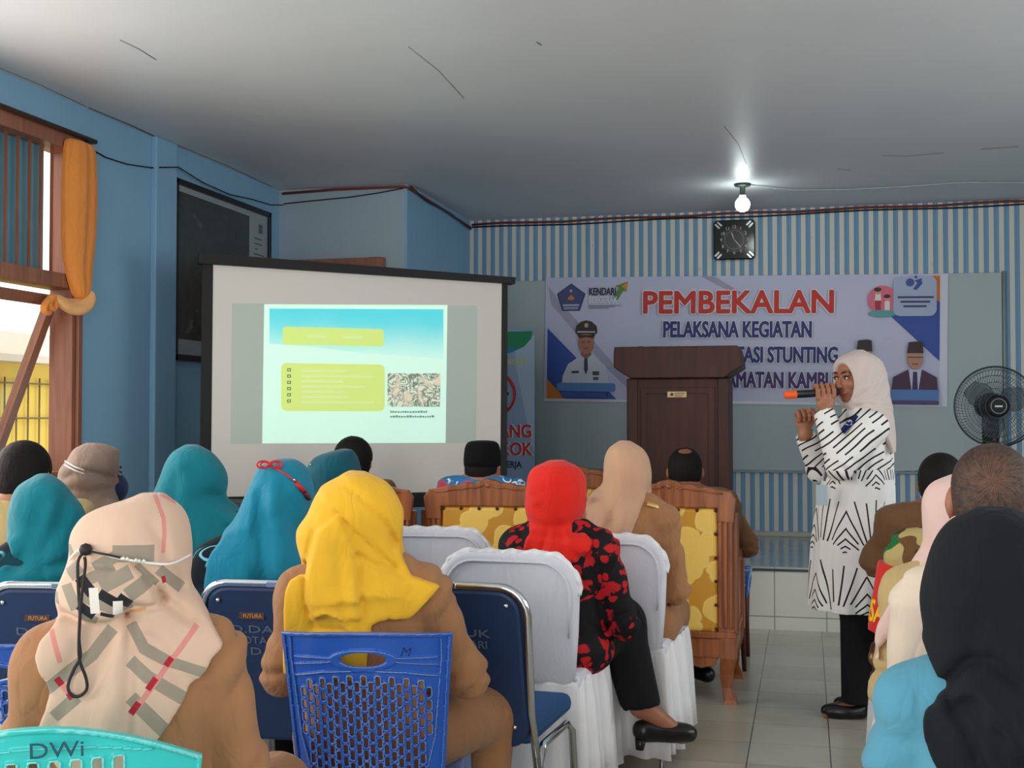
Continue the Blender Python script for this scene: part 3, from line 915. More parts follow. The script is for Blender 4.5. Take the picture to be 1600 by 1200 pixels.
# ------------------------------------------------------------------ projection screen with slide
def proj_screen():
    t = thing('projection_screen', 'white projection screen with black border showing a turquoise and yellow slide', 'screen', (-2.995, 5.755, .85), R(34.43))
    L = 1.605; HT = 1.205
    n = NT('matt white screen fabric'); m = n.out(n.mix(n.noise(.8, 2), rgb(206, 204, 198), rgb(216, 214, 208)), .8, 0, .2)
    def P(a, b): return (a, b)
    top = lambda x: HT + .006 - .02 * x
    MB().prism([(0, 0), (L - .01, 0), (L, top(L)), (.005, top(0))], 0, .006).build('fabric', m, t)
    b = MB(); b.prism([(-.055, -.075), (0, -.075), (.005, top(0)), (-.05, top(0))], -.002, .008)
    b.build('border', M_dark, t)
    b = MB(); b.prism([(L - .01, -.06), (L + .03, -.06), (L + .035, top(L)), (L, top(L))], -.002, .008)
    b.build('border', M_dark, t)
    MB().prism(rrect(-.06, -.08, L + .03, -.002, .01), -.02, .03, bev=.004).build('bottom_bar', M_dark, t)
    MB().prism([(-.07, top(0) - .005), (L + .07, top(L) - .012), (L + .075, top(L) + .025), (-.07, top(0) + .05)], -.03, .05, bev=.006).build('case', M_dark, t)
    MB().box((0.02, -.024, -.052), (.12, -.0195, -.03)).build('maker_plate', mat('grey plate', (170, 172, 174), .4), t)
    b = MB(); b.tube([(L / 2, .06, -.55), (L / 2, .06, 1.24)], .016, 10); b.build('pole', M_dark, t)
    for a in (90, 210, 330):
        b = MB(); b.tube([(L / 2, .06, -.35), (L / 2 + .42 * math.cos(R(a)), .06 + .42 * math.sin(R(a)), -.84)], .012, 8); b.build('leg', M_dark, t)
    # projected picture, the projector's light put in as glowing colour
    def lit(name, pts, m, k): MB().prism(pts, -.0008 * k, .001).build(name, m, t)
    lit('projected_margin', [(.10, .275), (1.45, .268), (1.458, 1.038), (.102, 1.008)], emit('faint projector light', (176, 188, 178), .08), 1)
    lit('slide', [(.263, .275), (1.272, .27), (1.282, 1.036), (.27, 1.008)], emit('slide ground', (200, 238, 220), .50), 2)
    n = NT('slide sky'); x, y, z = n.sep()
    g = n.step(n.f('ADD', z, n.f('MULTIPLY', n.noise(3), .10)), .88, .16)
    col = n.mix(g, rgb(200, 238, 222), rgb(80, 204, 214)); n.put(n.b.inputs['Emission Color'], col); n.put(n.b.inputs['Base Color'], col)
    n.b.inputs['Emission Strength'].default_value = .50
    lit('slide_sky', [(.297, .80), (.5, .79), (.8, .76), (1.258, .735), (1.258, 1.012), (.297, .986)], n.m, 3)
    my = emit('slide yellow', (200, 222, 122), .46)
    lit('slide_title_box', rrect(.368, .797, .917, .892, .014), my, 4)
    lit('slide_text_box', rrect(.360, .445, .924, .700, .03), my, 4)
    mk = emit('slide grey text', (110, 124, 84), .5); ml = emit('slide pale text', (204, 222, 160), .48)
    rr = random.Random(8)
    b = MB()
    for x0, wd in ((.50, .10), (.70, .10)): b.box((x0, -.0042, .838), (x0 + wd, .001, .852))
    for i in range(7): b.box((.47, -.0042, .655 - i * .028), (.47 + .2 + .2 * rr.random(), .001, .664 - i * .028))
    b.build('slide_text', ml, t)['kind'] = 'stuff'
    b = MB()
    for i in range(6):
        z = .655 - i * .033
        b.box((.392, -.0042, z), (.412, .001, z + .005)); b.box((.392, -.0042, z + .012), (.412, .001, z + .017)); b.box((.392, -.0042, z), (.397, .001, z + .017)); b.box((.407, -.0042, z), (.412, .001, z + .017))
    b.build('slide_bullets', mk, t)
    n = NT('slide photo'); k = n.noise(16, 3, .5, None, 2.5); kk = n.noise(7, 2, .5, None, 1)
    col = n.mix(n.step(n.f('ABSOLUTE', n.f('SUBTRACT', k, .5)), .05, .05), rgb(96, 106, 92), rgb(196, 208, 186)); col = n.mix(n.step(kk, .6, .08), col, rgb(206, 190, 168))
    n.put(n.b.inputs['Emission Color'], col); n.put(n.b.inputs['Base Color'], col); n.b.inputs['Emission Strength'].default_value = .6
    lit('slide_photo', [(.938, .470), (1.238, .470), (1.243, .655), (.940, .653)], n.m, 4)
    b = MB()
    for i, wd in ((0, .21), (1, .25)):
        x = .955
        while x < .955 + wd:
            q = .006 + .008 * rr.random(); b.box((x, -.0042, .437 - i * .026), (x + q, .001, .444 - i * .026 + .006 * rr.random())); x += q + .004
    b.build('slide_caption', emit('slide caption', (110, 130, 120), .5), t)
proj_screen()
tag(MB().box((-2.80, 5.12, 0), (-2.50, 5.40, .87), .01).box((-2.78, 5.115, .05), (-2.52, 5.13, .82), .01).build('speaker_box', M_dark), 'black box loudspeaker standing below the left end of the screen', 'loudspeaker')


# ------------------------------------------------------------------ lectern
def lectern():
    t = thing('lectern', 'dark red brown wooden lectern with wide overhanging top on the stage', 'lectern', (-.815, 7.95, ST))
    b = MB(); b.box((-.295, 0, .0), (.295, .42, 1.14), .006)
    b.build('body', M_lect, t)
    b = MB()
    for sx in (-1, 1): b.box((sx * .295 - .035, -.015, .03), (sx * .295 + .035, .435, 1.14), .006)
    b.build('post', M_lect, t)
    b = MB()
    for x0, x1, z0, z1 in ((-.24, -.20, .1, 1.08), (.20, .24, .1, 1.08), (-.24, .24, .1, .14), (-.24, .24, 1.04, 1.08)): b.box((x0, -.008 - .001 * (z1 - z0 > .5), z0), (x1, .001, z1), .003)
    b.build('panel_moulding', M_lect, t)
    MB().box((-.37, -.05, 0), (.37, .47, .06), .008).build('plinth', M_lect, t)
    # heavy top: chamfered slab
    b = MB(); b.prism([(-.30, 1.14), (.30, 1.14), (.40, 1.205), (.415, 1.215), (.405, 1.30), (.39, 1.345), (-.40, 1.345), (-.405, 1.30), (-.405, 1.215), (-.39, 1.20)], -.09, .50, bev=.006)
    b.build('top', M_lect, t)
    pl = MB().prism(rrect(-.065, 1.015, .06, 1.055, .003), -.012, -.001, bev=.002).build('plaque', mat('brass plaque', (196, 168, 120), .35, .3), t)
    b = MB(); b.prism(circle(-.035, 1.035, .011), -.0132, -.012); b.box((-.018, -.0132, 1.041), (.05, -.012, 1.046)); b.box((-.018, -.0132, 1.030), (.045, -.012, 1.034)); b.box((-.018, -.0132, 1.021), (.03, -.012, 1.025))
    b.build('engraving', mat('dark engraving', (92, 70, 48), .5), pl)
lectern()


# ------------------------------------------------------------------ standing fan
def m_blade():
    n = NT('smoky translucent fan blade'); n.b.inputs['Alpha'].default_value = .42
    return n.out(rgb(70, 82, 92), .25, 0, .5)
M_blade = m_blade()


def fan():
    t = thing('pedestal_fan', 'black pedestal fan with round wire grille on the stage', 'fan', (1.123, 8.0, ST), R(6))
    zc = .955; Rr = .243
    b = MB()
    for s, y0 in ((1, -.07), (-1, .07)):
        for r, dy in ((Rr, 0), (.225, .35), (.19, .6), (.15, .8), (.11, .93), (.075, 1)):
            b.tube([(r * math.cos(a), y0 * dy - .05, zc + r * math.sin(a)) for a in [2 * PI * k / 40 for k in range(40)]], .0016 if r < Rr else .006, 5, closed=True)
        for k in range(72):
            a = 2 * PI * k / 72; c = .35
            b.tube([(r * math.cos(a + c * (Rr - r) / Rr), y0 * dy - .05, zc + r * math.sin(a + c * (Rr - r) / Rr)) for r, dy in ((Rr, 0), (.225, .35), (.19, .6), (.15, .8), (.07, 1))], .0012, 4)
    b.build('grille', mat('dark grey fan wire', (84, 92, 100), .35, .4), t)
    b = MB(); b.lathe([(0, -.128), (.05, -.127), (.066, -.122), (.068, -.112), (0, -.11)], 32, c=(0, 0, zc), axis='y')
    hb = b.build('hub_badge', M_dark, t)
    b = MB(); b.tube([(.045 * math.cos(a), -.1285, zc + .045 * math.sin(a)) for a in [2 * PI * k / 30 for k in range(30)]], .0025, 6, closed=True); b.box((-.022, -.130, zc - .006), (.022, -.127, zc + .004), mtx=Matrix.Rotation(0, 4, 'Y'))
    b.build('ring', mat('silver print', (150, 160, 166), .3, .6), hb)
    for k in range(3):
        a0 = 2 * PI * k / 3 + .4; b = MB(); g = []
        for i in range(7):
            r = .035 + .165 * i / 6; wdt = .35 + .75 * math.sin(PI * min(1, .2 + i / 7)); row = []
            for j in range(6):
                a = a0 + (j / 5 - .5) * wdt * 1.3; row.append(b.b.verts.new((r * math.cos(a), -.05 + (j / 5 - .5) * .05, zc + r * math.sin(a))))
            g.append(row)
        for i in range(6):
            for j in range(5):
                f = b.b.faces.new((g[i][j], g[i + 1][j], g[i + 1][j + 1], g[i][j + 1])); f.smooth = True
        o = b.build('blade', M_blade, t); md = o.modifiers.new('t', 'SOLIDIFY'); md.thickness = .003
    b = MB(); b.lathe([(0, .20), (.05, .195), (.075, .16), (.085, .06), (.07, .02), (0, .02)], 24, c=(0, 0, zc), axis='y'); b.build('motor_housing', M_dark, t)
    b = MB(); b.box((-.045, .03, .60), (.045, .11, zc - .05), .012); b.build('neck', M_dark, t)
    b = MB()
    for k in range(3): b.lathe([(0, .026), (.007, .026), (.008, .03)], 12, c=(.012, 0, .78 - .03 * k), axis='y')
    b.build('button', mat('grey buttons', (120, 126, 130), .4), t)
    MB().tube([(0, .07, .03), (0, .07, .66)], .016, 12).build('pole', M_dark, t)
    MB().lathe([(0, 0), (.19, 0), (.2, .012), (.17, .03), (.05, .045), (.03, .07), (0, .07)], 32, c=(0, .07, 0)).build('base', M_dark, t)
    MB().tube([(.03, .1, .74), (.1, .12, .70), (.2, .14, .74), (.32, .16, .85), (.5, .2, .95)], .005, 6).build('power_cord', M_cable_black, t)
fan()


# ------------------------------------------------------------------ carved armchairs
def m_brocade():
    n = NT('golden leaf brocade'); x, y, z = n.sep(); p = n.comb(x, 0.0, z)
    wv = n.v('ADD', p, n.v('SCALE', n.comb(n.noise(9, 2), 0.0, n.noise(9, 2, .5, n.v('ADD', n.P, (3, 1, 2)))), scale=.05))
    vo = n.voro(9.0, wv); d = vo['Distance']
    leaf = n.f('SUBTRACT', 1.0, n.step(d, .56, .03)); edge = n.f('MULTIPLY', n.step(d, .51, .02), leaf)
    vein = n.step(n.f('SINE', n.f('MULTIPLY', n.noise(4, 1, .5, wv), 160)), .8, .15)
    col = n.mix(leaf, rgb(200, 142, 38), rgb(236, 194, 92))
    col = n.mix(n.f('MULTIPLY', edge, .6), col, rgb(236, 204, 112)); col = n.mix(n.f('MULTIPLY', vein, n.f('MULTIPLY', leaf, .3)), col, rgb(234, 200, 110))
    n.bump(n.f('ADD', leaf, n.f('MULTIPLY', n.noise(14), .6)), .3, .006)
    return n.out(col, .42, 0, .5)
M_broc = m_brocade()


def armchair():
    t = thing('carved_armchair', 'x', 'armchair')
    W = .285
    cr = []
    pts = [(-W, .80), (-W - .012, .90), (-W + .01, .935), (-W + .05, .94), (-.20, .948), (-.17, .955), (-.14, .953), (-.10, .966), (-.06, .965), (-.045, .975), (0, .985)]
    full = pts + [(-a, b) for a, b in pts[-2::-1]]
    MB().prism(full + [(W, .855), (.215, .855), (-.215, .855), (-W, .855)][0:0] + [(W - .0, .80), (.215, .80), (.215, .86), (-.215, .86), (-.215, .80)], -.035, .02, bev=.006).build('crest_rail', M_wood, t)
    b = MB()
    for s in (-1, 1):
        b.tube([(s * .02, -.036, .955), (s * .05, -.038, .945), (s * .08, -.038, .948), (s * .12, -.038, .938), (s * .16, -.037, .937), (s * .20, -.036, .928), (s * .24, -.035, .925)], .0045, 6)
    b.lathe([(0, -.042), (.012, -.038), (.014, -.033), (0, -.033)], 10, c=(0, 0, .955), axis='y')
    b.build('carving', M_wood, t)
    for sx in (-1, 1):
        b = MB()
        b.box((sx * .25 - .036, -.02, .31), (sx * .25 + .036, .015, .86), .004)
        for q in (-.024, 0, .024): b.box((sx * .25 + q - .008, -.032, .33), (sx * .25 + q + .008, -.01, .845), .006)
        b.build('side_panel', M_wood, t)
        b = MB(); b.prism([(0, .30), (.04, .30), (.05, .55), (.10, .60), (.52, .60), (.57, .585), (.58, .62), (.55, .645), (.10, .655), (.06, .70), (.05, .84), (.0, .84)], sx * .285 - .03, sx * .285 + .02, 'yz', bev=.006); b.box((sx * .285 - .028, .50, .24), (sx * .285 + .02, .55, .6), .006)
        b.box((sx * .285 - .012, .06, .32), (sx * .285 + .004, .5, .59), .003)
        b.build('arm', M_wood, t)
    MB().box((-.215, -.028, .312), (.215, .05, .862), .02, 3).build('back_panel', M_broc, t)
    nl = MB()
    for k in range(6):
        for sx in (-1, 1): nl.lathe([(0, -.036), (.007, -.033), (.008, -.026), (0, -.026)], 8, c=(sx * .207, 0, .33 + k * .104), axis='y')
    for k in range(1, 5): nl.lathe([(0, -.036), (.007, -.033), (.008, -.026), (0, -.026)], 8, c=(-.207 + k * .083, 0, .85), axis='y')
    nl.build('nail_trim', mat('dark upholstery nails', (84, 44, 26), .4, .4), t)
    b = MB(); b.box((-.295, -.03, .285), (.295, .58, .315), .006); b.box((-.28, -.02, .20), (.28, .02, .285), .004); b.box((-.28, .53, .20), (.28, .57, .285), .004)
    for sx in (-1, 1): b.box((sx * .275 - .012, 0, .20), (sx * .275 + .012, .55, .285), .004)
    b.prism([(-.22, .21), (.22, .21), (.20, .165), (.14, .15), (.08, .165), (0, .175), (-.08, .165), (-.14, .15), (-.20, .165)], -.012, .012, bev=.004)
    b.build('seat_rail', M_wood, t)
    for sx in (-1, 1):
        for y in (0, .53):
            b = MB(); rings = []
            for z, r, o in ((.29, .036, 0), (.2, .036, .0), (.13, .030, -.010), (.07, .024, -.008), (.02, .028, .006), (0, .030, .008)):
                cx, cy = sx * (.26 + o), y + (-o if y == 0 else o)
                rings.append([b.b.verts.new((cx + dx * r, cy + dy * r, z)) for dx, dy in ((-1, -1), (1, -1), (1, 1), (-1, 1))])
            for A, B in zip(rings, rings[1:]):
                for k in range(4): b.b.faces.new((A[k], A[(k + 1) % 4], B[(k + 1) % 4], B[k]))
            b.b.faces.new(rings[0]); b.b.faces.new(rings[-1])
            bmesh.ops.bevel(b.b, geom=[e for e in b.b.edges if abs(e.verts[0].co.z - e.verts[1].co.z) > .02], offset=.008, segments=2, affect='EDGES')
            b.build('leg', M_wood, t)
    MB().box((-.25, .05, .312), (.25, .56, .42), .03, 3).build('seat_cushion', M_broc, t)
    return t


AG = 'carved wooden armchairs in the front rows'
ac = armchair()
for i, (x, y, rz, lb) in enumerate((
        (-.600, 5.485, 0, 'carved wooden armchair with yellow leaf brocade back beside the aisle, seating the balding man'),
        (-1.405, 5.36, 6, 'carved wooden armchair with yellow brocade back behind the man in the black cap'),
        (-2.02, 5.20, 10, 'carved wooden armchair mostly hidden behind the yellow headscarf'),
        (-1.255, 6.82, 0, 'carved wooden armchair farther forward, its crest showing between red and beige headscarves'))):
    q = ac if i == 0 else copy_tree(ac)
    q.location = (x, y, 0); q.rotation_euler = (0, 0, R(rz)); tag(q, lb, 'armchair', AG)


def side_table():
    t = thing('side_table', 'small dark wooden table with a blue and white cloth past the aisle armchair', 'table', (-.36, 6.38, 0))
    n = NT('blue table cloth print'); k = n.noise(22, 2)
    m = n.out(n.mix(n.step(k, .56, .03), rgb(36, 96, 178), rgb(206, 216, 226)), .7)
    b = MB(); b.box((-.18, -.22, .465), (.07, .22, .475), .003); b.prism([(.07, .474), (.076, .474), (.072, .40), (.066, .36), (.06, .40)], -.22, .22); b.prism([(-.18, .474), (.07, .474), (.07, .42), (.0, .40), (-.1, .43), (-.18, .41)], -.226, -.219)
    b.build('cloth', m, t)
    MB().box((-.17, -.21, .43), (.06, .21, .464), .004).build('table_top', M_lect, t)
    for x in (-.15, .045):
        for y in (-.19, .19): MB().tube([(x, y, .43), (x, y, .2), (x + .008, y, 0)], [.02, .015, .011], 8).build('leg', M_lect, t)
side_table()


# ------------------------------------------------------------------ white covered banquet chairs
M_cover = cloth('white chair cover', (214, 216, 226), .8, .03, .25)
M_satin = cloth('white satin skirt', (232, 232, 236), .5, .03, .3)


def covered_chair():
    t = thing('covered_chair', 'x', 'chair')
    # back cover: padded rounded slab, slightly reclined (back face at y<0)
    b = MB()
    bk = bmesh.new()
    outline = [(-.20, .44), (-.215, .60), (-.222, .72)] + [(-.222 + .10 * (1 - math.cos(a)), .74 + .105 * math.sin(a)) for a in [PI / 2 * k / 6 for k in range(7)]]
    outline = outline + [(-x, z) for x, z in outline[::-1]]
    pr = MB(); pr.prism(outline, -.025, .03, bev=.016)
    o = pr.build('back_cover', M_cover, t)
    for v in o.data.vertices: v.co.y += -.10 * (v.co.z - .44) - .02 * math.cos(v.co.x * 7) * 0
    for p in o.data.polygons: p.use_smooth = True
    # ruffle on the edge of the back
    b = MB(); edge = [q for q in outline if q[1] > .735]; edge = [(edge[0][0], .715)] + edge + [(edge[-1][0], .715)]
    fine = []
    for (x0, z0), (x1, z1) in zip(edge, edge[1:]):
        L = math.hypot(x1 - x0, z1 - z0); n = max(2, int(L / .006))
        for k in range(n): fine.append((x0 + (x1 - x0) * k / n, z0 + (z1 - z0) * k / n))
    ra, rb = [], []
    for i, (x, z) in enumerate(fine):
        j0, j1 = fine[max(i - 3, 0)], fine[min(i + 3, len(fine) - 1)]
        tx, tz = j1[0] - j0[0], j1[1] - j0[1]; L = math.hypot(tx, tz) or 1; nx, nz = -tz / L, tx / L
        wv = math.sin(i * 1.05); y = -.10 * (z - .44)
        ra.append(b.b.verts.new((x - nx * .006, y - .012, z - nz * .006))); rb.append(b.b.verts.new((x + nx * (.012 + .003 * math.sin(i * .37)), y - .004 + .006 * wv, z + nz * (.012 + .003 * math.sin(i * .53)))))
    for i in range(len(ra) - 1):
        f = b.b.faces.new((ra[i], ra[i + 1], rb[i + 1], rb[i])); f.smooth = True
    o = b.build('ruffle', M_satin, t); md = o.modifiers.new('t', 'SOLIDIFY'); md.thickness = .003
    # seam piping on the back
    b = MB(); b.tube([(x * .90, -.10 * (z - .44) - .0275, .44 + (z - .44) * .94) for x, z in outline[1:-1]], .004, 6); b.build('piping', M_cover, t)
    MB().box((-.215, .0, .42), (.215, .45, .47), .022, 3).build('seat_cover', M_cover, t)
    # pleated skirt round the seat down to the floor
    b = MB(); per = []
    cs = [(-.21, -.02), (.21, -.02), (.225, .46), (-.225, .46)]
    for (x0, y0), (x1, y1) in zip(cs, cs[1:] + cs[:1]):
        n = int(math.hypot(x1 - x0, y1 - y0) / .009)
        for k in range(n): per.append((x0 + (x1 - x0) * k / n, y0 + (y1 - y0) * k / n))
    rings = []
    for z, am, fl in ((.455, .002, 0), (.44, .005, .004), (.36, .010, .012), (.2, .015, .020), (.075, .018, .028)):
        r = []
        for i, (x, y) in enumerate(per):
            yc = y - .22; L = math.hypot(x, yc); s = am * (math.sin(i * .72) + .5 * math.sin(i * .31 + 1)) + fl
            r.append(b.b.verts.new((x + x / L * s, y + yc / L * s, z)))
        rings.append(r)
    n = len(per)
    for A, B in zip(rings, rings[1:]):
        for k in range(n):
            f = b.b.faces.new((A[k], A[(k + 1) % n], B[(k + 1) % n], B[k])); f.smooth = True
    o = b.build('skirt', M_satin, t); md = o.modifiers.new('t', 'SOLIDIFY'); md.thickness = .002
    for x in (-.2, .2):
        for y in (0.0, .44):
            MB().tube([(x, y, .44), (x, y, .02)], .011, 8).lathe([(0, 0), (.016, 0), (.016, .022), (0, .022)], 10, c=(x, y, 0)).build('leg', M_chrome, t)
    return t


WG = 'white covered banquet chairs'
wc = covered_chair()
for i, (x, y, rz, lb) in enumerate((
        (-.90, 3.72, -3, 'white covered banquet chair seating the woman in the red headscarf'),
        (-.70, 4.32, -3, 'white covered banquet chair behind the beige headscarf, its ruffled edge beside the brown jacket'),
        (-1.37, 4.42, 4, 'empty looking white covered banquet chair in front of the left brocade armchair'),
        (-2.00, 3.62, 18, 'white covered banquet chair under the teal headscarf left of the screen, barely showing'),
        (-2.66, 3.40, 10, 'white covered banquet chair at the far left edge behind the teal headscarf'),
        (-1.84, 4.22, 12, 'white covered banquet chair under the dark teal headscarf hidden by the yellow one'),
        (.47, 3.60, 6, 'white covered banquet chair seating the person in camouflage'),
        )):
    q = wc if i == 0 else copy_tree(wc)
    q.location = (x, y, 0); q.rotation_euler = (0, 0, R(rz)); tag(q, lb, 'chair', WG)


# ------------------------------------------------------------------ blue padded chairs with chrome frames
M_navyvinyl = mat('navy blue vinyl', (22, 46, 82), .5, var=.12, vs=8, bump=.2, bs=90)
M_bluefab = mat('blue seat fabric', (28, 74, 122), .8, var=.1, vs=20)
M_stencil = mat('pale stencil paint', (84, 98, 120), .7, var=.2, vs=80)


def padded_chair():
    t = thing('padded_chair', 'x', 'chair')
    rec = .14
    def Y(z): return -.10 * (z - .40) / .44
    # chrome back loop
    b = MB(); pts = [(-.205, .06, .30), (-.208, Y(.5), .5), (-.213, Y(.7), .70)]
    pts += [(-.215 + .07 * (1 - math.cos(a)), Y(.76 + .07 * math.sin(a)), .76 + .07 * math.sin(a)) for a in [PI / 2 * k / 6 for k in range(7)]]
    pts = pts + [(-x, y, z) for x, y, z in pts[::-1]]
    b.tube(pts, .011, 10)
    fr = b.build('back_frame', M_chrome, t)
    b = MB(); b.box((-.03, Y(.83) - .012, .822), (.03, Y(.83) + .012, .838), .002); b.build('clip', M_chrome, t)
    p = MB(); p.prism(rrect(-.20, .40, .20, .822, .06), -.014, .03, bev=.010)
    o = p.build('backrest', M_navyvinyl, t)
    for v in o.data.vertices: v.co.y += Y(v.co.z)
    for x in (-.165, .165):
        for z in (.785, .46): MB().lathe([(0, -.022), (.006, -.019), (.0065, -.013), (0, -.013)], 10, c=(x, Y(z), z), axis='y').build('screw', M_chrome, t)
    pl = MB().box((-.11, -.0165, .735), (-.04, -.013, .753), .001).build('maker_plate', mat('bronze plate', (74, 48, 40), .4), t, (0, Y(.744), 0))
    text('plate_lettering', 'FUTURA', .014, mat('gold letters', (190, 130, 70), .4), pl, (-.073, -.0172, .7395), bold=.02)
    for s, z, wd in (('D.DALDUK', .698, .25), ('KOTA KENDARI', .668, .23), ('DAK 20', .638, .15)):
        text('stencil_lettering', s, .029, M_stencil, t, (-.01, Y(z) - .0155, z), (PI / 2 + .223, 0, 0), width=wd, bold=.012)
    MB().box((-.20, .03, .395), (.20, .44, .455), .028, 3).build('seat', M_bluefab, t)
    for sx in (-1, 1):
        MB().tube([(sx * .205, .08, .385), (sx * .208, .0, .2), (sx * .21, -.06, .012)], .011, 8).lathe([(0, 0), (.015, 0), (.014, .02), (0, .02)], 10, c=(sx * .21, -.06, 0)).build('leg', M_chrome, t)
        MB().tube([(sx * .205, .06, .34), (sx * .205, .10, .385), (sx * .205, .34, .385), (sx * .206, .40, .35), (sx * .21, .45, .012)], .011, 8).lathe([(0, 0), (.015, 0), (.014, .02), (0, .02)], 10, c=(sx * .21, .45, 0)).build('leg', M_chrome, t)
    MB().tube([(-.207, .02, .22), (.207, .02, .22)], .008, 8).build('stretcher', M_chrome, t)
    return t


PG = 'blue padded chairs with chrome frames'
pc = padded_chair()
for i, (x, y, rz, lb) in enumerate((
        (-.905, 3.14, -4, 'empty blue padded chair with chrome frame to the right of the yellow headscarf'),
        (-1.352, 3.06, 4, 'blue padded chair with stencilled lettering seating the teal headscarf with red cord'),
        (-1.885, 2.90, 8, 'blue padded chair seating the teal headscarf behind the plaid headscarf'))):
    q = pc if i == 0 else copy_tree(pc)
    q.location = (x, y, 0); q.rotation_euler = (0, 0, R(rz)); tag(q, lb, 'chair', PG)


# ------------------------------------------------------------------ plastic chairs
def m_plastic(name, c, c2, edge):
    n = NT(name); x, y, z = n.sep()
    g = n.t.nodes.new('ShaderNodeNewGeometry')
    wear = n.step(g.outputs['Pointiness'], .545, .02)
    k = n.noise(5, 3)
    col = n.mix(k, rgb(*c), rgb(*c2))
    scr = n.step(n.noise(30, 4, .7), .68, .03)
    col = n.mix(n.f('MULTIPLY', scr, .25), col, rgb(*edge))
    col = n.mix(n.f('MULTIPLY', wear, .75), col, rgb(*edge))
    return n.out(col, .32, 0, .5)


def plastic_back(h, W, zb, zt, arch, slots, handle, ribs):
    """one piece back of a moulded chair (x across, z up; back face at -y)"""
    v = Vol((-W - .03, -.14, zb - .02), (W + .03, .08, zt + .03), h)
    x, y, z = v.x, v.y, v.z
    top = zt - arch * (x / W) ** 2
    wz = W * (.86 + .14 * np.clip((z - zb) / (zt - zb), 0, 1))
    yc = -.11 * (z - zb) / (zt - zb) + .055 * (np.abs(x) / W) ** 3 - .012 + .02 * (x / W) ** 2      # curved shell
    t = .0032
    d = np.abs(y - yc) - t
    X2 = x + 0 * z; Z2 = z + 0 * x
    out = np.maximum(np.abs(x) - wz, np.maximum(z - top, zb - z))
    rimd = np.abs(out + .004) - .004
    d = np.minimum(d, np.maximum(np.abs(y - yc + .0) - .010, rimd + 0 * y))
    hole = np.full(X2.shape, 1.0)
    raise_ = np.full(X2.shape, 1.0)
    if handle:
        hx, hz, rx, rz_ = handle
        e = (np.sqrt(((X2 - hx) / rx) ** 2 + ((Z2 - hz) / rz_) ** 2) - 1) * rz_
        hole = np.minimum(hole, e); raise_ = np.minimum(raise_, np.abs(e - .004) - .0035)
    for sx, sz, hw, hh in slots:
        q = np.maximum(np.abs(X2 - sx) - hw + .003, 0) ** 2 + np.maximum(np.abs(Z2 - sz) - hh + .003, 0) ** 2
        e = np.sqrt(q) - .003
        hole = np.minimum(hole, e); raise_ = np.minimum(raise_, np.abs(e - .0022) - .0018)
    for pts, r in ribs: raise_ = np.minimum(raise_, seg2(X2, Z2, pts) - r)
    d = np.minimum(d, np.maximum(np.abs(y - yc + .003) - .0065, raise_ + 0 * y))
    d = np.maximum(d, -(hole + 0 * y))
    d = np.maximum(d, out + 0 * y)
    v.F = d.astype(np.float32)
    return v


def plastic_rest(t, m, yb=0.0):
    """seat, arms and legs"""
    b = MB(); b.box((-.20, yb, .405), (.20, yb + .42, .43), .012, 3)
    b.box((-.205, yb + .38, .385), (.205, yb + .43, .425), .012, 3); b.build('seat', m, t)
    for sx in (-1, 1):
        for y0, y1 in ((yb + .02, yb - .05), (yb + .40, yb + .44)):
            bb = MB(); bb.prism([(sx * .205, .41), (sx * .150, .41), (sx * .185, 0), (sx * .215, 0)], y0 - .02, y0 + .02, bev=.006)
            o = bb.build('leg', m, t)
            for v in o.data.vertices: v.co.y += (y1 - y0) * (1 - v.co.z / .41)


def blue_plastic_chair(h):
    t = thing('plastic_chair', 'x', 'chair')
    zt, zb, W = .80, .41, .192
    slots = []
    ncol = 21
    for c in range(ncol):
        sx = -.154 + .308 * c / (ncol - 1)
        top = .702 - .022 * (sx / .15) ** 2
        off = (c % 2) * .0145
        zz = top - .012 - off
        while zz > zb + .03:
            lim = .156 - (.70 - zz) * .11
            hh = .0105
            if abs(sx) < lim: slots.append((sx, zz, .0043, hh))
            zz -= .029
    ribs = [([(-.168, .797), (-.168, .74), (-.150, .55), (-.12, .43)], .002), ([(.168, .797), (.168, .74), (.150, .55), (.12, .43)], .002),
            ([(-.16, .738), (-.055, .742)], .0015), ([(.16, .738), (.055, .742)], .0015), ([(-.16, .720), (-.055, .735)], .0015), ([(.16, .720), (.055, .735)], .0015),
            ([(-.158, .694), (-.09, .708), (0, .714), (.09, .708), (.158, .694)], .0018)]
    v = plastic_back(h, W, zb, zt, .012, slots, (0, .738, .050, .016), ribs)
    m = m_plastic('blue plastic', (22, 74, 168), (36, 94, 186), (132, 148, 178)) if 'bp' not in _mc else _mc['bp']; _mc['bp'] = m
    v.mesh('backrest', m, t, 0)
    plastic_rest(t, m)
    return t


bp = blue_plastic_chair(.0024)
tag(bp, 'blue plastic chair with slotted back and oval handle under the yellow headscarf', 'chair', 'blue plastic chairs')
bp.location = (-.965, 2.62, 0); bp.rotation_euler = (0, 0, R(12))
text('handwriting', 'M', .03, mat('ink', (18, 36, 90), .6), bp, (.095, -.136, .752), (PI / 2 + .27, 0, .05), shear=.3)
for x, y, rz, lb in ((.345, 2.42, -8, 'blue plastic chair whose corner shows between cream jacket and black headscarf'), (-1.68, 2.30, 20, 'blue plastic chair at the left edge beside the plaid headscarf')):
    q = copy_tree(bp); q.location = (x, y, 0); q.rotation_euler = (0, 0, R(rz)); tag(q, lb, 'chair', 'blue plastic chairs')
    for c in list(q.children):
        if c.name.startswith('handwriting'): bpy.data.objects.remove(c)


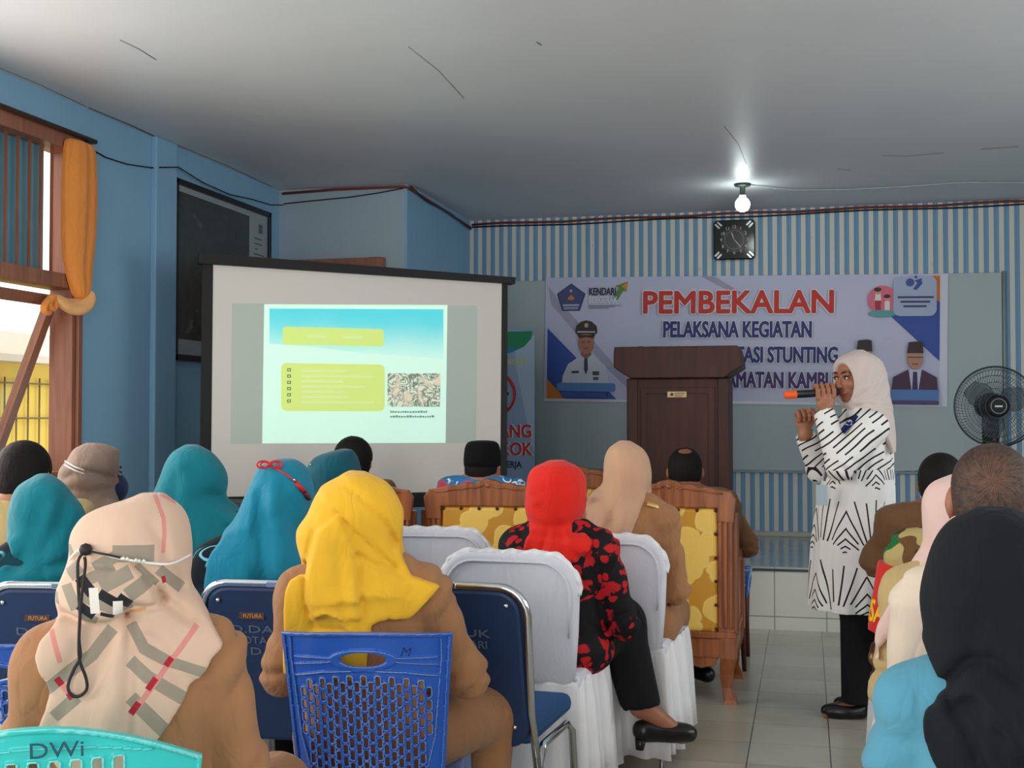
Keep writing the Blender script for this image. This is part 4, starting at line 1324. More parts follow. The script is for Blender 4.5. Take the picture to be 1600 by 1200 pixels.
def teal_plastic_chair():
    t = thing('plastic_chair', 'turquoise plastic chair with DWi written on its rounded back', 'chair', (-1.165, 1.69, 0), R(28))
    slots = [(-.12 + .03 * k, .745, .006, .012) for k in range(9)] + [(-.12 + .03 * k, .62, .006, .085) for k in range(9)]
    v = plastic_back(.003, .25, .41, .812, .085, slots, None, [([(-.17, .76), (-.1, .775), (0, .78), (.1, .775), (.17, .76)], .0015)])
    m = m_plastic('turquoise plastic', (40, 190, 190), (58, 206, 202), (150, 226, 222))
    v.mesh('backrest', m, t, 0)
    plastic_rest(t, m)
    mi = mat('ballpoint ink', (30, 84, 100), .6)
    text('handwriting', 'DWi', .036, mi, t, (.035, -.1275, .768), (PI / 2 + .27, 0, 0), sx=1.1)
teal_plastic_chair()

# ------------------------------------------------------------------ people
SKIN = lambda nm, c: mat('skin ' + nm, c, .5, var=.08, vs=12, bump=.1, bs=200, bd=.001)
SK1 = SKIN('medium', (158, 104, 78)); SK2 = SKIN('tan', (146, 94, 68)); SK3 = SKIN('light', (186, 130, 100))


def m_hair(name, c=(10, 9, 9), c2=(28, 24, 22)):
    if name in _mc: return _mc[name]
    n = NT(name); x, y, z = n.sep()
    k = n.noise(60, 3, .6, n.comb(x, y, n.f('MULTIPLY', z, .25)))
    n.bump(k, .6, .006)
    _mc[name] = n.out(n.mix(k, rgb(*c), rgb(*c2)), .7, 0, .2)
    return _mc[name]


M_hair = m_hair('black hair')
M_lip = mat('lips', (138, 70, 62), .4); M_eye = mat('eye dark', (22, 16, 14), .25); M_eyew = mat('eye white', (206, 198, 190), .3); M_brow = mat('brow hair', (30, 22, 20), .7)
M_shoe = mat('black shoe leather', (16, 16, 18), .3, var=.05)


def head_prims(c, Rm, male=False):
    """head with face, ears and neck; +y of the frame is the face direction"""
    L = [ell((0, -.012, .028), (.073, .090, .080)), ell((0, .022, -.030), (.060, .066, .080)), ell((0, .045, -.085), (.030 + .004 * male, .028, .022)),
         ell((0, -.045, -.03), (.062, .055, .06))]
    S = [cap((0, .086, .004), (0, .103, -.026), .008, .0125), ell((-.011, .094, -.030), (.008, .009, .007)), ell((.011, .094, -.030), (.008, .009, .007)), cap((-.036, .076, .024), (.036, .076, .024), .012),
         ell((-.038, .056, -.022), (.021, .024, .022)), ell((.038, .056, -.022), (.021, .024, .022)), cap((-.019, .083, -.056), (.019, .083, -.056), .009),
         ell((-.079, -.010, -.008), (.012, .021, .033)), ell((.079, -.010, -.008), (.012, .021, .033))]
    N = [cap((0, -.028, -.07), (0, -.035, -.20), .052 + .006 * male, .060 + .006 * male)]
    T = lambda q: [xf(p, Rm, c) for p in q]
    return T(L), T(S), T(N)


def face_bits(root, c, Rm):
    """eyes, brows and lips of a face that can be seen"""
    def place(nm, prims, m, h=.0022):
        P = [xf(p, Rm, c) for p in prims]
        v = Vol(np.min([p.lo for p in P], 0) - .01, np.max([p.hi for p in P], 0) + .01, h)
        for p in P: v.add(p, .003)
        return v.mesh(nm, m, root, 0)
    for s in (-1, 1):
        e = place('eye', [ell((s * .031, .0835, .005), (.0125, .006, .0062))], M_eyew, .0018)
        place('iris', [ell((s * .031, .0875, .005), (.0058, .004, .0058))], M_eye, .0014).parent = e
        place('upper_lid', [cap((s * .018, .086, .0095), (s * .031, .0895, .0125), .0028), cap((s * .031, .0895, .0125), (s * .045, .083, .009), .0028)], M_brow)
        place('eyebrow', [cap((s * .014, .091, .027), (s * .032, .090, .031), .0034), cap((s * .032, .090, .031), (s * .050, .076, .026), .003, .0018)], M_brow)
    place('lips', [cap((-.021, .085, -.0515), (0, .0915, -.050), .0045), cap((0, .0915, -.050), (.021, .085, -.0515), .0045), cap((-.019, .084, -.0605), (.019, .084, -.0605), .0058), ell((0, .088, -.0605), (.014, .007, .006))], M_lip)


def hair_mesh(root, c, Rm, m, grow=.012, bald=None, cut_low=-.070, h=.006, spiky=.002, name='hair'):
    P = [xf(p, Rm, c) for p in (ell((0, -.012, .028), (.073 + grow, .090 + grow, .080 + grow)), ell((0, -.034, -.022), (.066 + grow * .9, .060 + grow * .9, .07)))]
    v = Vol(np.min([p.lo for p in P], 0) - .03, np.max([p.hi for p in P], 0) + .03, h)
    for p in P: v.add(p, .03)
    if spiky:
        q = np.sin(v.x * 310 + v.z * 90) * np.sin(v.y * 290 + v.z * 60) * np.sin(v.z * 240 + v.x * 50)
        v.F += (spiky * q).astype(np.float32)
    v.cut(xf(ell((0, .105, -.035), (.070, .085, .092)), Rm, c), .012)
    v.cut(xf(rbox((0, -.02, cut_low - .10), (.15, .2, .10), .02), Rm, c), .01)
    for s in (-1, 1): v.cut(xf(ell((s * .090, .004, -.022), (.030, .030, .044)), Rm, c), .008)
    if bald: v.cut(xf(ell(*bald), Rm, c), .012)
    return v.mesh(name, m, root, 1)


def rows_px(u0, D, rows):
    """measured outline (height row, left, right) turned into metres at the figure's own distance"""
    k = D / 1900.0
    return [(1.27 + D * (.0262 + (600 - v) / 1900.0), (a - u0) * k, (b - u0) * k) for v, a, b in rows]


def pts_px(u0, D, pts):
    d = D - .05; k = d / 1900.0                    # marks lie on the back surface, a little nearer than the figure's axis
    return [((u - u0) * k, 1.27 + d * (.0262 + (600 - v) / 1900.0)) for u, v in pts]


class Hood:
    """draped headscarf: outline rows (z, left, right) swept round the head, with folds, laid over layers and a shawl part"""
    def __init__(s, rows, ht, back=-.108, front=.132, low=(-.175, .16), zl=(.22, .36)):
        r = sorted(rows); s.zt = ht
        r = [(r[0][0] - .02, r[0][1], r[0][2])] + r
        top = r[-1]; r.append((ht, (top[1] + top[2]) / 2 - .012, (top[1] + top[2]) / 2 + .012))
        s.Z = np.array([q[0] for q in r]); s.L = np.array([q[1] for q in r]); s.Rr = np.array([q[2] for q in r])
        s.back, s.front, s.low, s.zl, s.ht = back, front, low, zl, ht
        s.zb = r[1][0]

    def at(s, z):
        z = np.asarray(z, float)
        def sm(A):
            return sum(np.interp(z + o, s.Z, A) * w for o, w in ((-.012, .2), (-.006, .2), (0, .2), (.006, .2), (.012, .2)))
        xl, xr = sm(s.L), sm(s.Rr)
        t = ss(s.ht - z, *s.zl)
        yb = s.back + (s.low[0] - s.back) * t; yf = s.front + (s.low[1] - s.front) * t
        zc = s.ht - .11
        k = np.sqrt(np.clip(1 - (np.maximum(0, z - zc) / (s.ht - zc + .004)) ** 2, .002, 1))
        c = (xl + xr) / 2; a = np.maximum((xr - xl) / 2, .004); yc = (yf + yb) / 2; b = (yf - yb) / 2 * k
        return c, a, yc, b

    def y(s, x, z, off=.006):
        """y of the scarf's rear surface"""
        c, a, yc, b = s.at(z)
        return float(yc - b * math.sqrt(max(0.0, 1 - ((x - c) / a) ** 2)) - off)

    def on(s, pts, off=.006): return [(x, s.y(x, z, off), z) for x, z in pts]


def scarf(root, hood, m, h, shawl=None, torso=None, grooves=(), layers=(), face=None, flute=0.0, name='headscarf', sh_inf=.030, drape=.0055, seed=None):
    seed = (len(bpy.data.objects) * .7391) % 6.28 if seed is None else seed
    if shawl == 'rows':
        rr = [q for q in zip(hood.Z, hood.L, hood.Rr) if hood.zb - .001 <= q[0] < hood.ht - .17]
        shawl = [(l, z) for z, l, _ in rr] + [(g, z) for z, _, g in rr[::-1]]
    zmin = hood.zb - .02
    if shawl: zmin = min(zmin, min(p[1] for p in shawl) - .02)
    xs = [v for v in list(hood.L) + list(hood.Rr)] + ([p[0] for p in shawl] if shawl else [])
    v = Vol((min(xs) - .03, min(hood.back, hood.low[0]) - .06, zmin), (max(xs) + .03, max(hood.front, hood.low[1]) + .04, hood.ht + .02), h)
    x2, z2 = v.ax[0][:, None, None], v.ax[2][None, None, :]
    if shawl:
        for p in torso: v.add(p, .045, sh_inf)
        v.clip(poly2(x2, z2, shawl).astype(np.float32))
    c, a, yc, b = hood.at(v.ax[2])
    c, a, yc, b = [q[None, None, :] for q in (c, a, yc, b)]
    q = np.sqrt(((v.x - c) / a) ** 2 + ((v.y - yc) / b) ** 2)
    d = (q - 1) * np.minimum(a, b)
    if flute:
        th = np.arctan2((v.x - c) / a, (yc - v.y) / b)
        amp = flute * ss(hood.ht - z2, .16, .34)
        d = d + amp * (np.sin(7 * th + 9 * z2) + .6 * np.sin(12 * th - 6 * z2 + 1))
    d = np.maximum(d, np.maximum(z2 - hood.ht, hood.zb - z2))
    k = .03; hh = np.maximum(k - np.abs(v.F - d), 0) / k
    v.F = (np.minimum(v.F, d) - hh * hh * k * .25).astype(np.float32)
    rear = ss(yc + .02 - v.y, 0, .06)
    dis = np.zeros((len(v.ax[0]), 1, len(v.ax[2])))
    for pts, amp, wd in grooves: dis = dis + amp * np.exp(-(seg2(x2, z2, pts) / wd) ** 2)
    for pts, t in layers: dis = dis - t * ss(-poly2(x2, z2, pts), -.003, .004)
    zc0 = hood.ht - .06; ph = np.arctan2(x2 - float(np.mean(hood.at([zc0])[0])), np.maximum(zc0 - z2, .01) + .10); sd = seed
    wv = ph * 9 + .9 * np.sin(13 * z2 + sd) + .7 * np.sin(19 * x2 + 2 * sd) + sd
    fall = ss(hood.ht - z2, .17, .32)
    dis = dis + drape * fall * ((1 - np.abs(np.sin(wv))) ** 3 * 1.3 + .5 * (1 - np.abs(np.sin(1.7 * wv + 1))) ** 4)
    wv2 = 26 * (z2 * .75 + .5 * (x2 if sd % 2 < 1 else -x2)) + 1.4 * np.sin(9 * x2 + sd) + sd
    dis = dis + .45 * drape * (1 - fall) * (1 - np.abs(np.sin(wv2))) ** 4 * ss(hood.ht - z2, .03, .09)
    v.F += (1.5 * dis * rear).astype(np.float32)
    # slight random hand of the cloth
    v.F += (.0018 * np.sin(v.x * 38 + v.z * 21) * np.sin(v.y * 33 - v.z * 27 + 1)).astype(np.float32)
    if face is not None:
        cc, Rm = face
        v.cut(xf(ell((0, .128, -.012), (.060, .082, .088)), Rm, cc), .012)
    return v.mesh(name, m, root, 1)


def seated(label, cat, X, Y, yaw, ht, skin, top, bottom, turn=0.0, headturn=None, sh=.152, wide=1.0, z0=.45, el=None, wr=None, legs=None, h=.011, male=False,
           hem=.44, topname='jacket', lean=0.0, legturn=None, dz=0.0, pant=.013, pcut=None, headx=0.0, headc=None, nod=0.0, shoes=False, htop=.8, group=None):
    """a seated person: one body mesh, a jacket and trousers over it. Local +y looks away from the camera side, turn is the body's own turn"""
    root = thing('person', label, cat, (X, Y, 0), R(yaw), group)
    ht_h = ht - .012
    zs = ht - (.270 if male else .292) + dz; zn = ht - .235 + dz
    Rt = rz3(R(turn)); Rl = rz3(R(-yaw if legturn is None else legturn)); Rh = rz3(R(turn if headturn is None else headturn)) @ rx3(R(-nod))
    rot = lambda p, M: tuple(M @ np.array(p, float))
    hc = rot((0, .03, 0), Rt); hc = np.array([hc[0] + headx, hc[1], ht_h - .108]) if headc is None else np.array(headc)
    tors = [ell((0, -.008 + lean * .6, zs - .075), (.138 * wide, .100, .150)), ell((0, .0, z0 + .17), (.132 * wide, .108, .15)), ell((0, .02, z0 + .06), (.155 * wide, .138, .10)),
            cap((-sh, -.01 + lean, zs), (sh, -.01 + lean, zs), .050), cap((-.03, -.005, zn + .02), (-sh, -.012, zs + .006), .045, .046), cap((.03, -.005, zn + .02), (sh, -.012, zs + .006), .045, .046)]
    tors = [xf(p, Rt, (0, 0, 0)) for p in tors]
    elb = {-1: (-(sh + .060), .015, zs - .235), 1: (sh + .060, .015, zs - .235)}; wri = {-1: (-.11, .25, z0 + .13), 1: (.11, .25, z0 + .13)}
    if el: elb.update(el)
    if wr: wri.update(wr)
    up, fo, hands = [], [], []
    for s in (-1, 1):
        S = rot((s * sh, -.01 + lean, zs), Rt); E = rot(elb[s], Rt); W = rot(wri[s], Rt)
        up.append(cap(S, E, .049 * (.5 + .5 * wide), .040)); fo.append(cap(E, W, .039, .028))
        Wv, Ev = np.array(W), np.array(E); dv = (Wv - Ev) / np.linalg.norm(Wv - Ev); side = np.cross(dv, (0, 0, 1)); side = side / (np.linalg.norm(side) + 1e-9)
        hands.append(ell(Wv + dv * .05, (.036, .045, .024)))
        for i in range(4):
            a = Wv + dv * .085 + side * (i - 1.5) * .019; b2 = a + dv * (.035 - .004 * abs(i - 1.4)) + np.array((0, 0, -.008)); c2 = b2 + dv * .022 + np.array((0, 0, -.018))
            hands += [cap(a, b2, .0095, .009), cap(b2, c2, .009, .008)]
        hands.append(cap(Wv + dv * .03 - side * s * .03, Wv + dv * .075 - side * s * .05 + np.array((0, 0, .004)), .011, .009))
    lg = []
    if legs is None:
        legs = {s: [(s * .085, .03, z0 + .05), (s * .105, .43, z0 + .04), (s * .10, .40, .09), (s * .11, .54, .03)] for s in (-1, 1)}
        legs = {s: [rot(p, Rl) for p in L] for s, L in legs.items()}
    feet = []
    for s, (a, b, c, d) in legs.items():
        lg += [cap(a, b, .085 * (.4 + .6 * wide), .058), cap(b, c, .056, .040)]
        feet.append(cap(np.array(c) + (0, 0, -.045) if False else c, d, .036, .028))
    heads, small, neck = head_prims(hc, Rh, male)
    allp = tors + up + fo + hands + lg + feet + heads + neck
    lo = np.min([p.lo for p in allp], 0) - .03; hi = np.max([p.hi for p in allp], 0) + .03
    v = Vol(lo, hi, h)
    for p in tors: v.add(p, .05)
    for p in up + fo: v.add(p, .03)
    for p in lg: v.add(p, .03)
    for p in feet: v.add(p, .02)
    for p in neck: v.add(p, .035)
    for p in heads: v.add(p, .02)
    for p in hands: v.add(p, .008)
    for p in small: v.add(p, .006)
    v.mesh('body', skin, root, 1)
    # jacket
    v = Vol(lo - .03, hi + .03, h * htop)
    for p in tors: v.add(p, .035, .012)
    for p in up: v.add(p, .022, .013)
    for p in fo: v.add(p, .02, .013)
    wp = 2.2 * np.sin(17 * v.x + 9 * v.y) + 1.6 * np.sin(23 * v.z - 11 * v.x + 1)
    rg = lambda a: (1 - np.abs(np.sin(a))) ** 3
    v.F += (.0075 * rg(30 * (v.z * .8 - .6 * np.abs(v.x)) + .6 * wp) * ss(np.abs(v.x), .09, .17) + .004 * rg(24 * (v.z + .45 * v.x) + .8 * wp + 1) * ss(.16 - np.abs(v.x), 0, .06)).astype(np.float32)
    if h < .0105:
        for s in (-1, 1): v.F += (.0035 * np.exp(-(seg2(v.x, v.z, [(s * sh * .92, zs + .05), (s * (sh - .004), zs - .05), (s * (sh - .012), zs - .17)]) / .0055) ** 2) * ss(.02 - v.y, 0, .05)).astype(np.float32)
    cr = .0022 * np.sin(62 * (v.z * .8 - .55 * np.abs(v.x)) + wp) * (.35 + .65 * ss(np.abs(v.x), .10, .18)) + .0022 * np.sin(105 * (v.z + .35 * v.x) + 1.7 * wp) * ss(np.abs(v.x), .14, .20)
    v.F += cr.astype(np.float32)
    v.clip(hem - v.z); v.clip(v.z - (zn + .045))
    for s in (-1, 1):                                            # open cuffs
        W = rot(wri[s], Rt); E = rot(elb[s], Rt); Wv, Ev = np.array(W), np.array(E); dv = (Wv - Ev) / np.linalg.norm(Wv - Ev)
        v.cut(cap(Wv + dv * .035, Wv + dv * .10, .05), .004)
    v.mesh(topname, top, root, 1)
    v = Vol(lo - .03, hi + .03, h)
    v.add(tors[2], .04, .002)
    for p in lg: v.add(p, .035, pant)
    v.clip(.10 - v.z)
    if pcut: v.cut(ell(np.array(pcut) + (.02, 0, -.075), (.12, .12, .085)), .004)
    v.mesh('trousers', bottom, root, 1)
    if shoes:
        for s, (a, b, c, d) in legs.items():
            cc, dd = np.array(c), np.array(d)
            vv = Vol(np.minimum(cc, dd) - .08, np.maximum(cc, dd) + .08, .007)
            vv.add(cap((cc[0], cc[1], min(cc[2] - .03, .06)), dd, .046, .038), .01); vv.clip(.002 - vv.z)
            vv.mesh('shoe', M_shoe, root, 1)
    return root, hc, Rh, tors + up, zs, zn


# ---- cloths
C_teal = cloth('teal scarf cloth', (12, 116, 130), .8, .08, .3); C_teald = cloth('dark teal scarf cloth', (12, 82, 98), .8, .08, .3); C_tealb = cloth('turquoise blue scarf cloth', (16, 122, 150), .8, .08, .3)
C_yel = cloth('yellow scarf cloth', (228, 176, 44), .8, .05, .3); C_red = cloth('bright red scarf cloth', (214, 34, 22), .8, .06, .3); C_beige = cloth('beige scarf cloth', (192, 152, 124), .8, .05, .25)
C_taupe = cloth('taupe scarf cloth', (134, 112, 100), .8, .06, .3); C_pink = cloth('pale pink scarf cloth', (220, 188, 180), .8, .04, .25); C_black = cloth('black scarf cloth', (19, 22, 27), .85, .10, .25)
C_brown = cloth('brown uniform twill', (160, 114, 78), .8, .06, .4); C_brownd = cloth('dark brown uniform twill', (108, 76, 50), .8, .06, .4); C_khaki = cloth('khaki uniform cloth', (186, 162, 112), .8, .06, .4)
C_cream = cloth('cream jacket cloth', (224, 206, 186), .8, .04, .3); C_sky = cloth('sky blue jacket cloth', (84, 148, 172), .8, .06, .35); C_blk = cloth('black trouser cloth', (20, 20, 24), .85, .05, .3); C_tan = cloth('tan trouser cloth', (152, 108, 72), .8, .06, .4)


def m_batik(name, a, b, c, scale=14, edge=.05, lo=.46):
    if name in _mc: return _mc[name]
    n = NT(name)
    wv = n.v('ADD', n.P, n.v('SCALE', n.comb(n.noise(7, 2), n.noise(8, 2), n.noise(6, 2)), scale=.10))
    d = n.voro(scale, wv)['Distance']
    l = n.f('SUBTRACT', 1.0, n.step(n.f('ABSOLUTE', n.f('SUBTRACT', d, lo)), edge, .02))
    k = n.step(n.noise(scale * .5, 2, .5, wv), .54, .03)
    col = n.mix(n.f('MULTIPLY', l, k), n.mix(n.step(n.noise(scale * .35, 2), .56, .05), rgb(*a), rgb(*c)), rgb(*b))
    n.bump(n.noise(10, 2), .3, .02)
    _mc[name] = n.out(col, .8, 0, .2)
    return _mc[name]


B_teal = m_batik('black and teal batik', (14, 24, 32), (110, 190, 204), (18, 62, 74), 16)
B_sky = m_batik('sky blue and white batik', (48, 116, 170), (226, 230, 236), (196, 66, 56), 20, .08)


def m_redbatik():
    n = NT('red and black batik'); x, y, z = n.sep()
    wv = n.v('ADD', n.P, n.v('SCALE', n.comb(n.noise(9, 2), n.noise(10, 2), n.noise(8, 2)), scale=.07))
    big = n.step(n.noise(6.5, 2, .5, wv), .47, .02)
    d = n.voro(30, wv)['Distance']; pet = n.f('SUBTRACT', 1.0, n.step(d, .42, .05))
    n2 = n.step(n.noise(18, 3, .6, wv), .56, .02)
    col = n.mix(n.f('MULTIPLY', big, n.f('MAXIMUM', pet, n2)), rgb(16, 14, 18), rgb(186, 26, 34))
    n.bump(n.noise(9, 2), .3, .02)
    return n.out(col, .75, 0, .25)


def m_camo():
    n = NT('camouflage cloth')
    a = n.noise(10, 1, .5); b = n.noise(11, 1, .5, n.v('ADD', n.P, (3.1, 1.7, 5.3))); c = n.noise(12, 1, .5, n.v('ADD', n.P, (7.7, 4.1, 2.2)))
    col = n.mix(n.step(a, .50, .008), rgb(66, 40, 36), rgb(104, 74, 44)); col = n.mix(n.step(b, .56, .008), col, rgb(30, 104, 58)); col = n.mix(n.step(c, .60, .008), col, rgb(176, 158, 104))
    n.bump(n.noise(9, 2), .3, .02)
    return n.out(col, .85, 0, .2)


def m_segs(name, base, segs, var=.04):
    """cloth with woven bands: list of (p, q, half width, colour) in the plane across the wearer's back"""
    n = NT(name); x, y, z = n.sep(); p = n.comb(x, 0.0, z)
    b0 = rgb(*base); col = n.mix(n.noise(5, 3), tuple(q * (1 - var) for q in b0[:3]) + (1,), tuple(min(1, q * (1 + var)) for q in b0[:3]) + (1,))
    yy = n.f('LESS_THAN', y, .03)
    for a, b, hw, c in segs:
        A = Vector((a[0], 0, a[1])); B = Vector((b[0], 0, b[1])); D = B - A
        pa = n.v('SUBTRACT', p, tuple(A)); t = n.f('MULTIPLY', n.v('DOT_PRODUCT', pa, tuple(D)), 1 / max(D.length_squared, 1e-9))
        d = n.v('DISTANCE', pa, n.v('SCALE', tuple(D), scale=t))
        ins = n.f('MULTIPLY', n.f('LESS_THAN', d, hw), n.f('LESS_THAN', n.f('ABSOLUTE', n.f('SUBTRACT', t, .5)), .5 + .25 * hw / max(D.length, 1e-6)))
        col = n.mix(n.f('MULTIPLY', ins, yy), col, rgb(*c))
    cre = n.noise(9, 3, .5, n.comb(x, y, n.f('MULTIPLY', z, .45)), 1.2); n.bump(cre, .25, .02)
    n.b.inputs['Sheen Weight'].default_value = .1
    return n.out(col, .85, 0, .2)


PP = 'seated audience'


# ---- woman in the plaid headscarf (nearest, left)
def plaid_woman():
    u0, D = 210, 2.15; ht = 1.27 + D * (.0262 + (600 - 771) / 1900)
    q = lambda L: pts_px(u0, D, L)
    root, hc, Rh, tor, zs, zn = seated('seated person in beige plaid headscarf and brown jacket at the lower left', 'person', -1.155, 1.933, 30, ht, SK1, C_brown, C_tan,
                                       sh=.128, el={-1: (-.178, .015, .66), 1: (.182, .0, .65)}, wr={-1: (-.10, .25, .60), 1: (.10, .24, .60)}, legturn=-26, h=.010, htop=.7)
    hood = Hood(rows_px(u0, D, [(776, 222, 262), (784, 185, 276), (797, 143, 288), (817, 124, 295), (840, 113, 298), (862, 114, 300), (885, 110, 300), (903, 103, 297), (930, 95, 296), (945, 100, 297), (957, 120, 290), (972, 150, 268)]), ht, low=(-.155, .12))
    shawl = q([(120, 925), (96, 970), (78, 990), (72, 1011), (80, 1040), (83, 1060), (88, 1092), (68, 1140), (110, 1185), (200, 1200), (225, 1166), (252, 1132), (288, 1087), (315, 1051), (348, 1008), (330, 975), (308, 935), (296, 900)])
    C8 = lambda *L: q([(a / 3.636, 900 + b / 3.636) for a, b in L]); C6 = lambda *L: q([(a / 2.2222, 660 + b / 2.2222) for a, b in L])
    gr, lr, dr, bk, wt = (150, 138, 122), (208, 136, 126), (168, 38, 50), (38, 38, 44), (232, 222, 214)
    segs = []
    def poly(P, w, c):
        for a, b in zip(P, P[1:]): segs.append((a, b, w, c))
    k = D / 1900
    poly(C8((765, 250), (830, 375), (960, 455), (1150, 525)), 8 * k, gr); poly(C8((765, 440), (850, 520), (1060, 670)), 9 * k, gr); poly(C8((770, 630), (850, 715), (950, 825)), 10 * k, gr)
    poly(C8((660, 270), (560, 400), (420, 500), (310, 590)), 9 * k, gr); poly(C8((480, 620), (370, 720)), 9 * k, gr)
    poly(C8((1115, 275), (765, 715)), 4.2 * k, lr); poly(C8((345, 265), (395, 430)), 3.6 * k, lr); poly(C8((400, 545), (450, 610)), 4 * k, lr)
    for P in (((978, 440), (950, 475)), ((893, 535), (855, 585)), ((805, 655), (768, 708)), ((378, 520), (402, 552)), ((442, 600), (458, 622))): poly(C8(*P), 4.6 * k, dr)
    Z = lambda *L: q([(80 + a / 5.454, 760 + b / 5.454) for a, b in L]); kz = k / 5.454
    lt = (206, 176, 152)
    for P, w in ((((570, 540), (870, 545)), 68), (((420, 650), (580, 560)), 48), (((340, 760), (560, 650)), 45), (((480, 800), (690, 690)), 58), (((690, 870), (860, 750)), 62), (((750, 640), (910, 800)), 26), (((930, 690), (1110, 870)), 42),
                 (((190, 810), (270, 980)), 45), (((95, 880), (112, 960)), 20), (((215, 720), (290, 650)), 52), (((330, 890), (580, 1000)), 38), (((330, 1050), (430, 1085)), 38), (((560, 1015), (710, 970)), 26), (((185, 500), (225, 580)), 26)): poly(Z(*P), w * kz, gr)
    for P, w in ((((300, 740), (395, 850)), 46), (((300, 960), (410, 1035)), 38), (((462, 860), (578, 930)), 40), (((610, 890), (695, 955)), 36), (((470, 1022), (570, 1050)), 15)): poly(Z(*P), w * kz, bk)
    for P, w in ((((408, 820), (425, 1010)), 36), (((602, 930), (602, 1025)), 38)): poly(Z(*P), w * kz, wt)
    poly(Z((890, 80), (960, 270), (968, 400), (958, 550)), 17 * kz, lr); poly(Z((940, 78), (1065, 155)), 14 * kz, lr); poly(Z((960, 750), (970, 800)), 16 * kz, dr); poly(Z((690, 1035), (820, 1005)), 14 * kz, (206, 150, 96))
    m = m_segs('beige plaid scarf', (208, 176, 154), segs)
    gv = [(C6((450, 650), (400, 730), (330, 900)), .006, .012), (C6((462, 660), (462, 900), (455, 1090)), .007, .010), (C6((480, 660), (560, 780), (640, 880)), .007, .018), (C6((440, 655), (300, 780), (200, 900)), .007, .02),
          (C6((420, 680), (425, 900), (380, 1060)), -.006, .02), (Z((670, 1045), (520, 1115), (380, 1125), (170, 1050)), .0065, .007), (Z((700, 965), (820, 1005), (940, 985)), .007, .008), (Z((930, 900), (1000, 985), (1190, 1140)), .008, .009), (Z((760, 650), (900, 830), (965, 950)), .007, .008),
          (Z((870, 320), (960, 470), (985, 570)), .005, .010), (Z((380, 690), (540, 692), (720, 640)), .005, .008), (Z((980, 640), (1080, 760), (1110, 860)), .005, .008)]
    ly = [(Z((190, 650), (400, 600), (720, 640), (900, 850), (930, 985), (700, 962), (640, 1040), (500, 1110), (350, 1112), (100, 960), (90, 880)), .006)]
    scarf(root, hood, m, .0052, shawl, tor, gv, ly, (hc, Rh), sh_inf=.028, drape=.0022, seed=.6)
    # face mask: white ear loop across the scarf, black cord and bead behind
    loop = C6((262, 470), (305, 430), (430, 455), (540, 478), (600, 483), (662, 468))
    b = MB(); b.tube(curve(hood.on(loop, .010)), .0022, 6); mk = b.build('mask_loop', mat('white elastic', (232, 232, 228), .6), root)
    b = MB()
    for p in C6((440, 455), (452, 457), (480, 462), (490, 465), (505, 466)): b.lathe([(0, -.004), (.004, 0), (0, .004)], 8, c=(p[0], hood.y(p[0], p[1], .013), p[1]))
    b.build('bead', mat('pearl beads', (226, 222, 214), .2), mk)
    x, z = C6((317, 428))[0]
    b = MB(); b.lathe([(0, -.011), (.008, -.008), (.011, 0), (.008, .008), (0, .011)], 14, c=(x, hood.y(x, z, .012), z)); b.tube(hood.on(C6((330, 432), (430, 452)), .012), .0022, 6)
    M_bkc = mat('black cord', (34, 26, 28), .6)
    b.build('cord_stopper', M_bkc, mk)
    yb = hood.y(x, z, .014); dn = lambda L: [(a, min(yb, -.150 - .02 * i), c) for i, (a, c) in enumerate(C6(*L))]
    b = MB(); ys = lambda L: [(a, yb - .012 * i / len(L) - .05 * i / len(L), c) for i, (a, c) in enumerate(C6(*L))]
    b.tube(curve(ys([(308, 440), (293, 470), (296, 560), (302, 640), (300, 720), (305, 780), (285, 820), (268, 870), (280, 900), (305, 903), (328, 880), (325, 840), (308, 790), (303, 740), (306, 640), (312, 560), (322, 470), (320, 440)])), .0028, 6)
    b.build('cord', M_bkc, mk)
plaid_woman()


